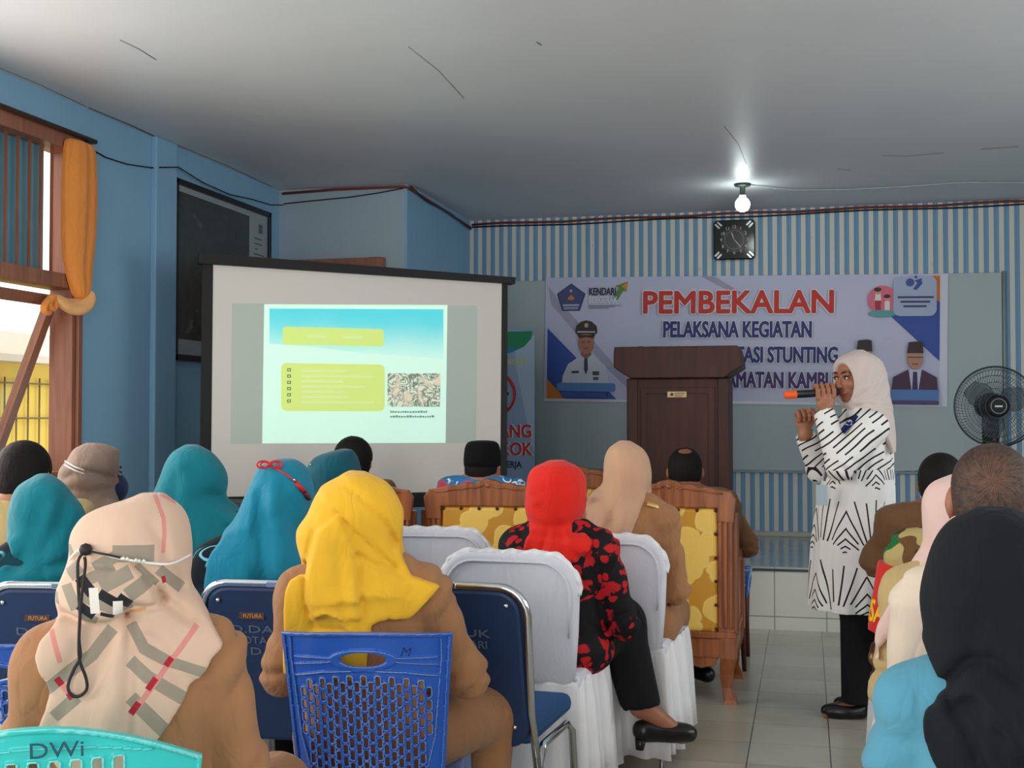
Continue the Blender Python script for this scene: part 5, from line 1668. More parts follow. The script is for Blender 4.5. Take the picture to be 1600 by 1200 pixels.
# ---- woman in the yellow headscarf
def yellow_woman():
    u0, D = 570, 2.9; ht = 1.27 + D * (.0262 + (600 - 737) / 1900); q = lambda *L: pts_px(u0, D, L); Cc = lambda *L: pts_px(u0, D, [(280 + a / 2.308, 680 + b / 2.308) for a, b in L])
    root, hc, Rh, tor, zs, zn = seated('seated person in bright yellow headscarf and brown uniform', 'person', -1.023, 2.737, 20, ht, SK1, C_brown, C_tan, sh=.140, wide=1.04,
                                       el={-1: (-.190, .03, .66), 1: (.245, .02, .645)}, wr={-1: (-.08, .25, .60), 1: (.10, .22, .60)}, h=.010, htop=.75, legturn=-34, headc=(-.02, .03, ht - .12))
    hood = Hood(rows_px(u0, D, [(741, 540, 575), (747, 521, 594), (756, 508, 606), (767, 497, 616), (788, 486, 624), (808, 478, 628), (820, 468, 629), (830, 464, 629), (853, 465, 627), (870, 471, 626), (884, 476, 628), (897, 476, 642), (908, 474, 656), (918, 470, 664)]), ht, low=(-.172, .14))
    shawl = q((490, 850), (476, 892), (456, 903), (450, 920), (446, 1050), (572, 1050), (581, 966), (600, 961), (640, 962), (664, 938), (688, 913), (644, 897), (624, 860))
    Y = lambda *L: q(*[(440 + a / 4.446, 730 + b / 4.446) for a, b in L])
    gv = [(Y((470, 130), (600, 230), (720, 380), (800, 520)), .004, .007), (Y((410, 310), (520, 430), (700, 590), (800, 690)), .0045, .007), (Y((525, 590), (660, 660), (870, 750)), .006, .007), (Y((530, 590), (545, 800), (575, 1000)), .005, .007), (Y((182, 660), (190, 900), (232, 1040)), .007, .008),
          (Y((230, 1010), (310, 972), (400, 1000), (470, 1060), (520, 1100)), -.007, .008), (Y((240, 1075), (330, 1080), (420, 1085)), .006, .007), (Y((240, 445), (215, 560), (185, 665)), .006, .007), (Y((420, 560), (425, 780), (450, 960)), .003, .014), (Y((330, 500), (310, 800)), -.002, .02), (Y((640, 800), (760, 850), (900, 850)), .002, .02), (Y((760, 480), (790, 600), (800, 680)), .004, .010)]
    ly = [(Y((240, 440), (410, 310), (525, 590), (545, 800), (575, 1010), (450, 1022), (330, 975), (240, 1010), (186, 900), (180, 660)), .0075), (Y((240, 120), (300, 230), (410, 310), (520, 430), (700, 590), (815, 695), (860, 300), (720, 80), (480, 20)), .0055), (Y((400, 40), (470, 130), (600, 230), (720, 380), (830, 540), (880, 300), (720, 60)), .0035)]
    scarf(root, hood, C_yel, .0062, shawl, tor, gv, ly, (hc, Rh), drape=.0008, seed=2.0)
    x, z = q((588, 741))[0]
yellow_woman()


# ---- woman in the turquoise scarf with a red tie cord
def cord_woman():
    u0, D = 408, 3.38; ht = 1.27 + D * (.0262 + (600 - 717) / 1900); Cc = lambda *L: pts_px(u0, D, [(300 + a / 5, 690 + b / 5) for a, b in L])
    root, hc, Rh, tor, zs, zn = seated('seated person in turquoise headscarf tied with a red cord bow', 'person', -1.473, 3.15, 25, ht, SK1, B_teal, C_blk, headturn=-14, sh=.125, wide=.95, headx=.046)
    hood = Hood(rows_px(u0, D, [(720, 420, 462), (725, 405, 470), (732, 397, 474), (745, 391, 480), (760, 385, 484), (775, 379, 485), (790, 372, 483), (810, 362, 480), (830, 350, 480), (845, 342, 482), (858, 330, 486), (872, 322, 489), (890, 318, 492), (912, 316, 495), (925, 318, 494)]), ht, low=(-.165, .15), zl=(.16, .30))
    gv = [(Cc((505, 430), (505, 560), (520, 760), (550, 1080)), .012, .020), (Cc((690, 350), (720, 600), (830, 780)), .007, .022), (Cc((600, 420), (640, 700), (680, 1000)), -.007, .03), (Cc((560, 300), (520, 400)), .004, .02), (Cc((430, 480), (350, 720), (230, 900)), -.005, .03), (Cc((840, 520), (870, 700), (880, 900)), .005, .03)]
    ly = [(Cc((440, 300), (480, 200), (590, 190), (700, 240), (790, 330), (900, 500), (840, 640), (700, 700), (400, 700)), .0035)]
    scarf(root, hood, C_tealb, .0075, 'rows', tor, gv, ly, (hc, Rh), flute=.003)
    M_rc = mat('red cord', (196, 34, 36), .5)
    b = MB(); b.tube(hood.on(Cc((560, 195), (620, 210), (680, 240), (740, 285), (775, 315)), .006), .0028, 6); cd = b.build('tie_cord', M_rc, root)
    b = MB(); x, z = Cc((575, 180))[0]; y = hood.y(x, z - .02, .004); mm = D / 1900 / 5
    for s in (-1, 1):
        for sc in (1, .72):
            b.tube([(x + s * mm * 48 * sc + mm * 48 * sc * math.cos(a) * 1.0, y - .004, z + mm * 28 * sc * math.sin(a) * (1.0)) for a in [2 * PI * k / 22 for k in range(22)]], .0024, 6, closed=True)
    b.lathe([(0, -.006), (.008, -.004), (.008, .004), (0, .006)], 10, c=(x, y - .006, z))
    b.build('bow', M_rc, cd)
    P = hood.on(Cc((778, 320), (840, 390)), .008); MB().tube(P, .0065, 10).build('toggle', M_rc, cd)
    P = hood.on(Cc((845, 400), (865, 425), (885, 455)), .008); MB().tube(P, .006, 8).build('charm', mat('dark red charm', (110, 30, 44), .5), cd)
    P = hood.on(Cc((757, 292), (770, 305)), .008); MB().tube(P, .003, 8).build('clasp', M_chrome, cd)
cord_woman()


# ---- woman in teal at the far left
def teal_left():
    u0, D = 65, 3.5; ht = 1.27 + D * (.0262 + (600 - 740) / 1900); Cc = lambda *L: pts_px(u0, D, [(a / 2.2222, 660 + b / 2.2222) for a, b in L])
    root, hc, Rh, tor, zs, zn = seated('seated person in teal headscarf and black batik at the far left', 'person', -2.139, 3.085, 34, ht, SK1, B_teal, C_blk, headturn=-14, sh=.135, headx=.013)
    hood = Hood(rows_px(u0, D, [(744, 55, 84), (750, 42, 92), (760, 30, 103), (772, 23, 112), (795, 17, 127), (813, 16, 134), (838, 19, 133), (852, 23, 128), (866, 22, 124), (876, 8, 124), (890, -8, 126), (910, -22, 130), (932, -30, 132), (945, -30, 132)]), ht, low=(-.165, .15))
    gv = [(Cc((230, 260), (200, 360), (150, 440), (60, 500)), .008, .022), (Cc((150, 280), (120, 400), (80, 460)), .006, .02), (Cc((60, 480), (150, 500), (240, 480)), .009, .014), (Cc((20, 560), (120, 540), (230, 560)), .008, .014), (Cc((200, 220), (260, 300), (290, 380)), -.005, .025)]
    scarf(root, hood, C_teal, .0085, 'rows', tor, gv, (), (hc, Rh), flute=.003)
teal_left()


# ---- woman in teal left of the screen
def teal_screen():
    u0, D = 272, 3.95; ht = 1.27 + D * (.0262 + (600 - 696) / 1900); Cc = lambda *L: pts_px(u0, D, [(a / 2.2222, 660 + b / 2.2222) for a, b in L])
    root, hc, Rh, tor, zs, zn = seated('seated person in long teal headscarf just left of the projection screen', 'person', -1.996, 3.70, 26, ht, SK1, B_teal, C_blk, headturn=-24, sh=.135, headx=.006)
    hood = Hood(rows_px(u0, D, [(699, 258, 288), (703, 246, 298), (712, 237, 309), (725, 230, 319), (740, 225, 327), (755, 219, 329), (768, 214, 326), (778, 210, 322), (788, 206, 330), (800, 203, 346), (815, 200, 356), (835, 198, 354), (850, 196, 346), (868, 195, 330), (880, 195, 318)]), ht, low=(-.165, .16))
    gv = [(Cc((610, 170), (650, 250), (700, 290), (800, 340)), .009, .02), (Cc((560, 200), (540, 320), (500, 420)), .007, .025), (Cc((640, 280), (690, 360), (760, 420)), .006, .025), (Cc((660, 120), (700, 190), (725, 240)), -.004, .02)]
    scarf(root, hood, C_teal, .009, 'rows', tor, gv, (), (hc, Rh), flute=.004)
teal_screen()


# ---- woman in taupe headscarf with dark mask, turned to the right
def taupe_woman():
    u0, D = 138, 4.35; ht = 1.27 + D * (.0262 + (600 - 692) / 1900); Cc = lambda *L: pts_px(u0, D, [(a / 3, 400 + b / 3) for a, b in L])
    root, hc, Rh, tor, zs, zn = seated('seated person in taupe headscarf and dark face mask by the left wall', 'person', -2.496, 3.873, 32, ht, SK1, C_khaki, C_khaki, turn=-42, headturn=-58, sh=.135)
    hood = Hood(rows_px(u0, D, [(695, 126, 168), (698, 119, 182), (703, 115, 186), (717, 107, 186), (733, 95, 184), (750, 92, 181), (765, 98, 179), (778, 108, 180), (790, 116, 184), (802, 110, 186)]), ht, back=-.12, front=.12, low=(-.14, .13), zl=(.24, .36))
    gv = [(Cc((315, 960), (400, 1000), (530, 1050)), .007, .012), (Cc((300, 1040), (400, 1010), (500, 1030)), .006, .012), (Cc((330, 1090), (430, 1100), (520, 1090)), .006, .012), (Cc((540, 900), (548, 980), (530, 1060)), .004, .02)]
    scarf(root, hood, C_taupe, .0085, 'rows', tor, gv, (), (hc, Rh))
    b = MB()
    for o in (0, .012): b.tube(hood.on([(x, z - o) for x, z in Cc((312, 962), (360, 985), (400, 1000))], .006), .0022, 5)
    b.build('mask_loop', mat('white elastic', (232, 232, 228), .6), root)
    P = [xf(p, Rh, hc) for p in (ell((0, .075, -.045), (.062, .055, .058)),)]
    v = Vol(P[0].lo - .01, P[0].hi + .01, .006); v.add(P[0], 0); v.mesh('face_mask', cloth('dark blue mask cloth', (34, 48, 84), .8), root)
    face_bits(root, hc, Rh)
taupe_woman()


# ---- man with black hair at the far left
def man_left():
    u0, D = 48, 4.1; ht = 1.27 + D * (.0262 + (600 - 688) / 1900)
    root, hc, Rh, tor, zs, zn = seated('seated person with short black hair and khaki shirt beside the window', 'person', -2.53, 3.56, 34, ht, SK1, C_khaki, C_khaki, headturn=-22, male=True, sh=.165, wide=1.05)
    hair_mesh(root, hc, Rh, M_hair, .014, cut_low=-.100)
man_left()


# ---- woman in the dark teal scarf behind the yellow one, man with black hair in front of the screen
def teal_mid():
    u0, D = 525, 4.65; ht = 1.27 + D * (.0262 + (600 - 701) / 1900); Cc = lambda *L: pts_px(u0, D, [(440 + a / 6.154, 670 + b / 6.154) for a, b in L])
    root, hc, Rh, tor, zs, zn = seated('seated person in dark teal headscarf behind the yellow headscarf', 'person', -1.748, 4.363, 20, ht, SK1, B_teal, C_blk, turn=-20, headturn=-46, sh=.13, headx=-.01)
    hood = Hood(rows_px(u0, D, [(703, 536, 552), (706, 506, 556), (712, 494, 559), (722, 484, 562), (735, 477, 565), (750, 476, 568), (765, 480, 566), (780, 484, 560), (795, 486, 562), (815, 476, 580), (850, 468, 596), (885, 470, 600)]), ht, back=-.12, front=.12)
    gv = [(Cc((240, 380), (330, 480), (360, 560)), .006, .02), (Cc((620, 220), (700, 320), (740, 400)), .004, .02)]
    scarf(root, hood, C_teald, .010, 'rows', tor, gv, (), (hc, Rh))
    x, z = Cc((290, 342))[0]; b = MB(); b.lathe([(0, -.005), (.005, 0), (0, .005)], 10, c=(x, hood.y(x, z, .004), z)); b.build('pin', M_chrome, root)
teal_mid()


def man_screen():
    u0, D = 548, 5.8; ht = 1.27 + D * (.0262 + (600 - 684) / 1900)
    root, hc, Rh, tor, zs, zn = seated('seated person with bushy black hair against the lower edge of the screen', 'person', -2.115, 5.50, 16, ht, SK2, C_brownd, C_blk, male=True, headturn=-10, sh=.15)
    hair_mesh(root, hc, Rh, M_hair, .020, cut_low=-.07, spiky=.004)
man_screen()


# ---- man in a black cap and batik shirt
def cap_man():
    u0, D = 753, 5.9; ht = 1.27 + D * (.0262 + (600 - 694) / 1900)
    root, hc, Rh, tor, zs, zn = seated('seated person in black velvet cap and blue batik shirt', 'person', -1.53, 5.70, 12, ht, SK1, B_sky, C_blk, male=True, headturn=-18, sh=.165, dz=.038, turn=-12)
    hair_mesh(root, hc, Rh, M_hair, .010, cut_low=-.072)
    b = MB(); rings = []
    for z, r in ((-.008, 1.0), (.02, 1.02), (.05, 1.0), (.080, .95), (.097, .88), (.107, .78), (.113, .62), (.116, .3)):
        rr = []
        for k in range(36):
            a = 2 * PI * k / 36; p = Rh @ np.array((.088 * r * math.cos(a), -.012 + .105 * r * math.sin(a), .022 + z)) + hc
            rr.append(b.b.verts.new(p))
        rings.append(rr)
    for A, B in zip(rings, rings[1:]):
        for k in range(36): b.b.faces.new((A[k], A[(k + 1) % 36], B[(k + 1) % 36], B[k])).smooth = True
    b.b.faces.new(rings[0]); b.b.faces.new(rings[-1])
    b.build('cap', cloth('black velvet', (12, 12, 14), .9, .05, .1), root)
cap_man()


# ---- balding man in the aisle armchair
def bald_man():
    u0, D = 1072, 5.8; ht = 1.27 + D * (.0262 + (600 - 697) / 1900)
    root, hc, Rh, tor, zs, zn = seated('seated person with thinning black hair in the aisle armchair before the lectern', 'person', -.56, 5.80, 4, ht, SK2, C_brownd, C_blk, male=True, sh=.185, wide=1.1, el={1: (.29, .03, .66), -1: (-.26, .03, .66)}, wr={1: (.27, .26, .68), -1: (-.25, .26, .68)}, shoes=True,
                                       legs={-1: [(-.09, .03, .50), (-.14, .36, .50), (-.10, .10, .10), (-.10, .22, .035)], 1: [(.09, .03, .50), (.15, .36, .50), (.02, .12, .10), (.10, .02, .05)]})
    hair_mesh(root, hc, Rh, M_hair, .008, bald=((0, -.055, .118), (.048, .060, .032)), cut_low=-.065, spiky=.001)
bald_man()


# ---- woman in the red headscarf, legs crossed
def red_woman():
    u0, D = 862, 3.95; ht = 1.27 + D * (.0262 + (600 - 720) / 1900); Cc = lambda *L: pts_px(u0, D, [(620 + a / 2.2214, 660 + b / 2.2214) for a, b in L])
    m = m_redbatik()
    root, hc, Rh, tor, zs, zn = seated('seated person in bright red headscarf and red black batik, legs crossed', 'person', -.79, 3.93, 11, ht, SK1, m, C_blk, sh=.135, wide=1.05, hem=.42, topname='blouse', turn=-16,
                                       el={1: (.205, .03, .60), -1: (-.20, .03, .64)}, wr={1: (.11, .25, .56), -1: (-.06, .24, .58)}, headc=(-.008, .03, ht - .12), headturn=0,
                                       legs={-1: [(-.08, .03, .50), (-.02, .44, .49), (.0, .40, .09), (.02, .54, .03)], 1: [(.02, .03, .51), (.205, .22, .555), (.275, .17, .285), (.415, .20, .175)]}, h=.010, pant=.028, pcut=(.275, .17, .285))
    hood = Hood(rows_px(u0, D, [(723, 840, 876), (728, 823, 891), (737, 815, 899), (750, 810, 904), (772, 807, 906), (795, 807, 904), (810, 809, 899), (822, 812, 898), (831, 813, 905), (840, 811, 911), (852, 808, 915), (864, 806, 914), (874, 808, 905)]), ht, low=(-.165, .14))
    gv = [(Cc((425, 350), (500, 370), (620, 340)), .006, .016), (Cc((430, 390), (520, 400), (630, 370)), .007, .014), (Cc((470, 300), (560, 390), (640, 400)), .006, .016), (Cc((440, 430), (540, 430), (600, 460)), .006, .014), (Cc((560, 380), (590, 430), (585, 470)), -.007, .014)]
    scarf(root, hood, C_red, .0075, Cc((420, 400), (412, 445), (480, 446), (555, 440), (580, 472), (640, 440), (662, 405), (630, 370), (430, 370)), tor, gv, (), (hc, Rh), flute=.002, sh_inf=.032)
    # pump on the raised foot
    a, d = np.array((.285, .165, .225)), np.array((.440, .205, .180))
    v = Vol(np.minimum(a, d) - .08, np.maximum(a, d) + .08, .004)
    v.add(cap(a + (0, 0, -.022), d, .040, .026), .01); v.add(ell((d + a) / 2 + (.03, .02, -.012), (.07, .05, .03)), .02)
    v.cut(ell((a + d) / 2 + (-.012, -.008, .042), (.062, .048, .032)), .008); v.cut(rbox(a + (0, 0, .06), (.03, .03, .05), .01), .008)
    v.mesh('shoe', M_shoe, root, 1)
    b = MB(); b.tube([a + np.array((-.012, -.01, -.05)), a + np.array((-.016, -.012, -.085))], [.020, .014], 10); b.build('heel', M_shoe, root)
red_woman()


# ---- woman in the beige headscarf
def beige_woman():
    u0, D = 980, 4.48; ht = 1.27 + D * (.0262 + (600 - 689) / 1900); Cc = lambda *L: pts_px(u0, D, [(620 + a / 2.2214, 660 + b / 2.2214) for a, b in L])
    root, hc, Rh, tor, zs, zn = seated('seated person in beige headscarf and brown uniform with gold epaulettes', 'person', -.636, 4.46, 8, ht, SK1, C_brown, C_tan, sh=.122, wide=.92, turn=-10, hem=.43,
                                       el={1: (.165, .03, .635), -1: (-.18, .02, .66)}, wr={1: (.09, .25, .60), -1: (-.08, .25, .60)}, headc=(-.008, .03, ht - .12), headturn=-24)
    hood = Hood(rows_px(u0, D, [(692, 960, 988), (697, 950, 999), (706, 944, 1007), (716, 941, 1012), (741, 940, 1016), (757, 938, 1015), (768, 928, 1013), (778, 919, 1009), (795, 914, 1003), (817, 915, 994), (835, 918, 986), (850, 922, 980)]), ht, low=(-.165, .13), zl=(.2, .32))
    gv = [(Cc((870, 240), (830, 320), (810, 390)), .008, .018), (Cc((710, 240), (740, 320), (745, 390)), .006, .02), (Cc((780, 260), (790, 330), (780, 390)), -.006, .02), (Cc((715, 120), (790, 130), (870, 150)), .003, .016)]
    scarf(root, hood, C_beige, .008, 'rows', tor, gv, (), (hc, Rh), flute=.0015)
    for s, P in ((1, Cc((862, 278), (918, 300))), (-1, Cc((660, 255), (620, 262)))):
        (x0, z0), (x1, z1) = P
        b = MB(); b.tube([(x0, -.085, z0), ((x0 + x1) / 2, -.080, (z0 + z1) / 2 + .003), (x1, -.065, z1)], .010, 8, flat=.5); b.build('epaulette', mat('gold braid', (214, 176, 104), .35, .4), root)
beige_woman()


# ---- right hand group
def brown_man():
    u0, D = 1484, 4.75; ht = 1.27 + D * (.0262 + (600 - 706) / 1900)
    root, hc, Rh, tor, zs, zn = seated('seated person with black hair and dark brown uniform beyond the pink headscarf', 'person', .50, 4.92, -5, ht, SK2, C_brownd, C_blk, male=True, sh=.175, wide=1.05, el={-1: (-.25, .02, .70)})
    hair_mesh(root, hc, Rh, M_hair, .012)
    u0, D = 1505, 3.35; ht = 1.16
    root, hc, Rh, tor, zs, zn = seated('seated person in camouflage shirt with red armband on the right', 'person', .44, 3.46, -7, ht, SK2, m_camo(), C_blk, male=True, sh=.165, wide=1.05, topname='shirt',
                                       el={-1: (-.225, .0, .60)}, wr={-1: (-.235, .12, .42)}, hem=.46)
    hair_mesh(root, hc, Rh, M_hair, .010)
    S = np.array((-.172, -.01, .885)); E = np.array((-.225, .0, .60)); k = [S + (E - S) * t for t in (.10, .78)]
    M_rb = cloth('red armband cloth', (200, 36, 30), .75, .05, .2)
    v = Vol(np.minimum(*k) - .12, np.maximum(*k) + .12, .006); v.add(cap(S, E, .079, .070), 0)
    dv = (E - S) / np.linalg.norm(E - S); pr = (v.x - S[0]) * dv[0] + (v.y - S[1]) * dv[1] + (v.z - S[2]) * dv[2]; Ln = np.linalg.norm(E - S)
    v.clip(.08 * Ln - pr); v.clip(pr - .74 * Ln)
    ab = v.mesh('armband', M_rb, root, 1)
    o = text('armband_lettering', 'BABINSA', .085, mat('yellow cloth letters', (236, 190, 40), .6), ab, (0, 0, 0), (0, 0, 0), sx=.75, bold=.02)
    for vv in o.data.vertices:
        a = -2.0 + vv.co.x / .078; zz = vv.co.y; t = .60 - zz / Ln; c = S + (E - S) * t; r = .080 - .009 * t + vv.co.z + .0006
        vv.co = (c[0] + r * math.sin(a), c[1] - r * math.cos(a), c[2])
brown_man()


def pink_woman():
    u0, D = 1513, 2.85; ht = 1.27 + D * (.0262 + (600 - 736) / 1900); q = lambda *L: pts_px(u0, D, L)
    root, hc, Rh, tor, zs, zn = seated('seated person in pale pink headscarf and khaki shirt on the right', 'person', .369, 3.0, -7, ht, SK3, C_khaki, C_khaki, sh=.135, el={-1: (-.175, .0, .62)}, wr={-1: (-.13, .22, .56)}, legturn=7)
    hood = Hood(rows_px(u0, D, [(739, 1495, 1535), (744, 1472, 1555), (752, 1457, 1570), (765, 1446, 1580), (785, 1440, 1587), (815, 1440, 1588), (840, 1443, 1584), (855, 1440, 1586), (868, 1430, 1592), (885, 1420, 1600), (905, 1412, 1610), (925, 1406, 1618)]), ht, low=(-.15, .15), zl=(.22, .34))
    scarf(root, hood, C_pink, .0075, q((1445, 880), (1398, 930), (1372, 985), (1364, 1040), (1376, 1038), (1390, 1000), (1420, 955), (1470, 940), (1600, 940), (1590, 880)), tor, [(q((1450, 860), (1430, 900), (1400, 960)), .006, .015)], (), (hc, Rh), flute=.002, sh_inf=.034)
pink_woman()


def crop_man():
    u0, D = 1549, 2.42; ht = 1.27 + D * (.0262 + (600 - 689) / 1900)
    root, hc, Rh, tor, zs, zn = seated('seated person with closely cropped brown hair and cream jacket behind the black headscarf', 'person', .358, 2.575, -8, ht, SK1, C_cream, C_khaki, male=True, sh=.125, dz=-.055, el={-1: (-.178, .0, .62)}, headturn=4, nod=8, h=.009, z0=.45)
    n = NT('cropped hair'); x, y, z = n.sep()
    w0 = (hc[0] + .002, hc[1] - .095, hc[2] + .045)
    dx, dz = n.f('SUBTRACT', x, float(w0[0])), n.f('SUBTRACT', z, float(w0[2])); r = n.f('SQRT', n.f('ADD', n.f('MULTIPLY', dx, dx), n.f('MULTIPLY', dz, dz)))
    ang = n.f('ARCTAN2', dz, dx); sw = n.f('ADD', ang, n.f('MULTIPLY', r, 6))
    k = n.noise(1.0, 4, .65, n.comb(n.f('MULTIPLY', n.f('COSINE', sw), 12), n.f('MULTIPLY', n.f('SINE', sw), 12), n.f('MULTIPLY', r, 70)))
    thin = n.f('SUBTRACT', 1.0, n.step(n.f('ADD', r, n.f('MULTIPLY', k, .05)), .062, .05))
    col = n.mix(n.step(n.f('ADD', n.f('MULTIPLY', k, .4), n.f('MULTIPLY', n.noise(60, 3, .7), .6)), .5, .16), rgb(40, 31, 27), rgb(80, 60, 50)); col = n.mix(n.f('MULTIPLY', n.f('MULTIPLY', thin, .6), n.step(k, .50, .2)), col, rgb(150, 108, 88))
    n.bump(k, .4, .004)
    hair_mesh(root, hc, Rh, n.out(col, .6, 0, .3), .006, spiky=.0006, h=.005, cut_low=-.075)
crop_man()


def black_woman():
    u0, D = 1556, 2.02; ht = 1.27 + D * (.0262 + (600 - 792) / 1900); q = lambda *L: pts_px(u0, D, L)
    root, hc, Rh, tor, zs, zn = seated('seated person in long black headscarf and sky blue jacket at the right edge', 'person', .306, 2.15, -8, ht, SK1, C_sky, C_blk, sh=.130, el={-1: (-.190, .0, .58)}, wr={-1: (-.12, .22, .54)}, legturn=8, h=.009, z0=.42, hem=.40, dz=-.045)
    hood = Hood(rows_px(u0, D, [(795, 1530, 1575), (800, 1508, 1600), (808, 1493, 1618), (820, 1480, 1634), (840, 1465, 1648), (865, 1453, 1660), (900, 1444, 1668), (935, 1439, 1672), (965, 1440, 1672), (990, 1444, 1670), (1010, 1450, 1668), (1030, 1460, 1664), (1050, 1470, 1662), (1068, 1478, 1662), (1082, 1472, 1672), (1095, 1452, 1690), (1115, 1448, 1705), (1140, 1452, 1712), (1165, 1462, 1716), (1185, 1472, 1718), (1215, 1486, 1720), (1260, 1505, 1720)]), ht, low=(-.17, .15), zl=(.2, .34))
    gv = [(q((1478, 1070), (1510, 1030), (1545, 1022), (1580, 1050)), .010, .012), (q((1478, 1085), (1520, 1060), (1560, 1090), (1580, 1140)), -.008, .014), (q((1490, 1090), (1520, 1140), (1545, 1200)), .008, .012), (q((1510, 1085), (1545, 1130), (1580, 1190)), .007, .012), (q((1530, 960), (1520, 1020)), .004, .02), (q((1560, 1120), (1600, 1180)), .010, .012)]
    sc = scarf(root, hood, C_black, .0062, 'rows', tor, gv, (), (hc, Rh), drape=.0025)
    x, z = q((1537, 1182))[0]
    b = MB(); y = hood.y(x, z, .008); b.box((x - .012, y - .004, z - .004), (x + .012, y, z + .004), .001); b.box((x - .006, y - .004, z - .03), (x + .003, y, z), .001); b.build('red_tag', mat('red woven tag', (170, 40, 46), .6), sc)
    # sleeve badge
    P = q((1352, 1183), (1350, 1200))
    b = MB(); (x0, z0) = q((1351, 1190))[0]
    b.prism(rrect(-.012, -.022, .012, .016, .004), -.003, 0); bd = b.build('sleeve_badge', mat('navy badge', (40, 70, 120), .6), root, (-.226, -.055, .640), (0, R(12), R(-24)))
    MB().prism(circle(0, -.004, .007), -.0042, 0).build('badge_emblem', mat('gold emblem', (206, 150, 90), .6), bd)
black_woman()


# ------------------------------------------------------------------ the speaker
def hand_grip(v, pts_list, k=.006):
    for P, r in pts_list:
        for i in range(len(P) - 1): v.add(cap(P[i], P[i + 1], r[i], r[i + 1]), k)


def m_strokes():
    """off white dress printed with short dark strokes that fan out in rows"""
    n = NT('white dress with dark strokes'); x, y, z = n.sep()
    u = n.f('MULTIPLY', n.f('ARCTAN2', n.f('SUBTRACT', x, .05), n.f('MULTIPLY', y, -1)), .17)
    def fan(zo, per, wd, n_l, sx, r0, r1):
        row = n.f('FLOOR', n.f('DIVIDE', n.f('ADD', z, zo), wd))
        zc = n.f('SUBTRACT', n.f('ADD', z, zo), n.f('MULTIPLY', n.f('ADD', row, -.12), wd))
        ux = n.f('ADD', n.f('ADD', u, sx), n.f('MULTIPLY', row, per * .37))
        xc = n.f('MULTIPLY', n.f('SUBTRACT', n.f('FRACT', n.f('DIVIDE', ux, per)), .5), per)
        a = n.f('ARCTAN2', xc, zc); r = n.f('SQRT', n.f('ADD', n.f('MULTIPLY', xc, xc), n.f('MULTIPLY', zc, zc)))
        fa = n.f('MULTIPLY', a, n_l); idx = n.f('FLOOR', fa)
        ln = n.f('MULTIPLY', n.f('ABSOLUTE', n.f('SUBTRACT', n.f('FRACT', fa), .5)), n.f('DIVIDE', r, n_l))
        wn = n.t.nodes.new('ShaderNodeTexWhiteNoise'); wn.noise_dimensions = '2D'; n.put(wn.inputs['Vector'], n.comb(idx, row, 0)); h = wn.outputs['Value']
        s = n.f('LESS_THAN', ln, .0030)
        s = n.f('MULTIPLY', s, n.f('GREATER_THAN', r, n.f('ADD', r0, n.f('MULTIPLY', h, .035)))); s = n.f('MULTIPLY', s, n.f('LESS_THAN', r, n.f('SUBTRACT', r1, n.f('MULTIPLY', h, .05))))
        return s
    s = fan(.10, .20, .265, 5.6, 0.03, .07, .28)
    # upper part: broken slanting strokes
    wob = n.f('MULTIPLY', n.noise(5, 1), .05)
    pp = n.f('ADD', n.f('SUBTRACT', n.f('MULTIPLY', z, .78), n.f('MULTIPLY', x, .62)), wob); al = n.f('ADD', n.f('MULTIPLY', x, .78), n.f('MULTIPLY', z, .62))
    q = n.f('DIVIDE', pp, .026); row = n.f('FLOOR', q)
    wn = n.t.nodes.new('ShaderNodeTexWhiteNoise'); wn.noise_dimensions = '1D'; n.put(wn.inputs['W'], row)
    gap = n.f('FRACT', n.f('ADD', n.f('DIVIDE', al, .19), wn.outputs['Value']))
    s2 = n.f('MULTIPLY', n.f('LESS_THAN', n.f('ABSOLUTE', n.f('SUBTRACT', n.f('FRACT', q), .5)), .13), n.f('LESS_THAN', gap, .82))
    upm = n.f('GREATER_THAN', z, 1.045)
    s = n.f('ADD', n.f('MULTIPLY', s2, upm), n.f('MULTIPLY', s, n.f('SUBTRACT', 1.0, upm)))
    k = n.noise(4, 2)
    col = n.mix(s, n.mix(k, rgb(222, 222, 220), rgb(232, 232, 230)), rgb(40, 34, 36))
    n.bump(n.noise(7, 2), .35, .02)
    return n.out(col, .8, 0, .2)


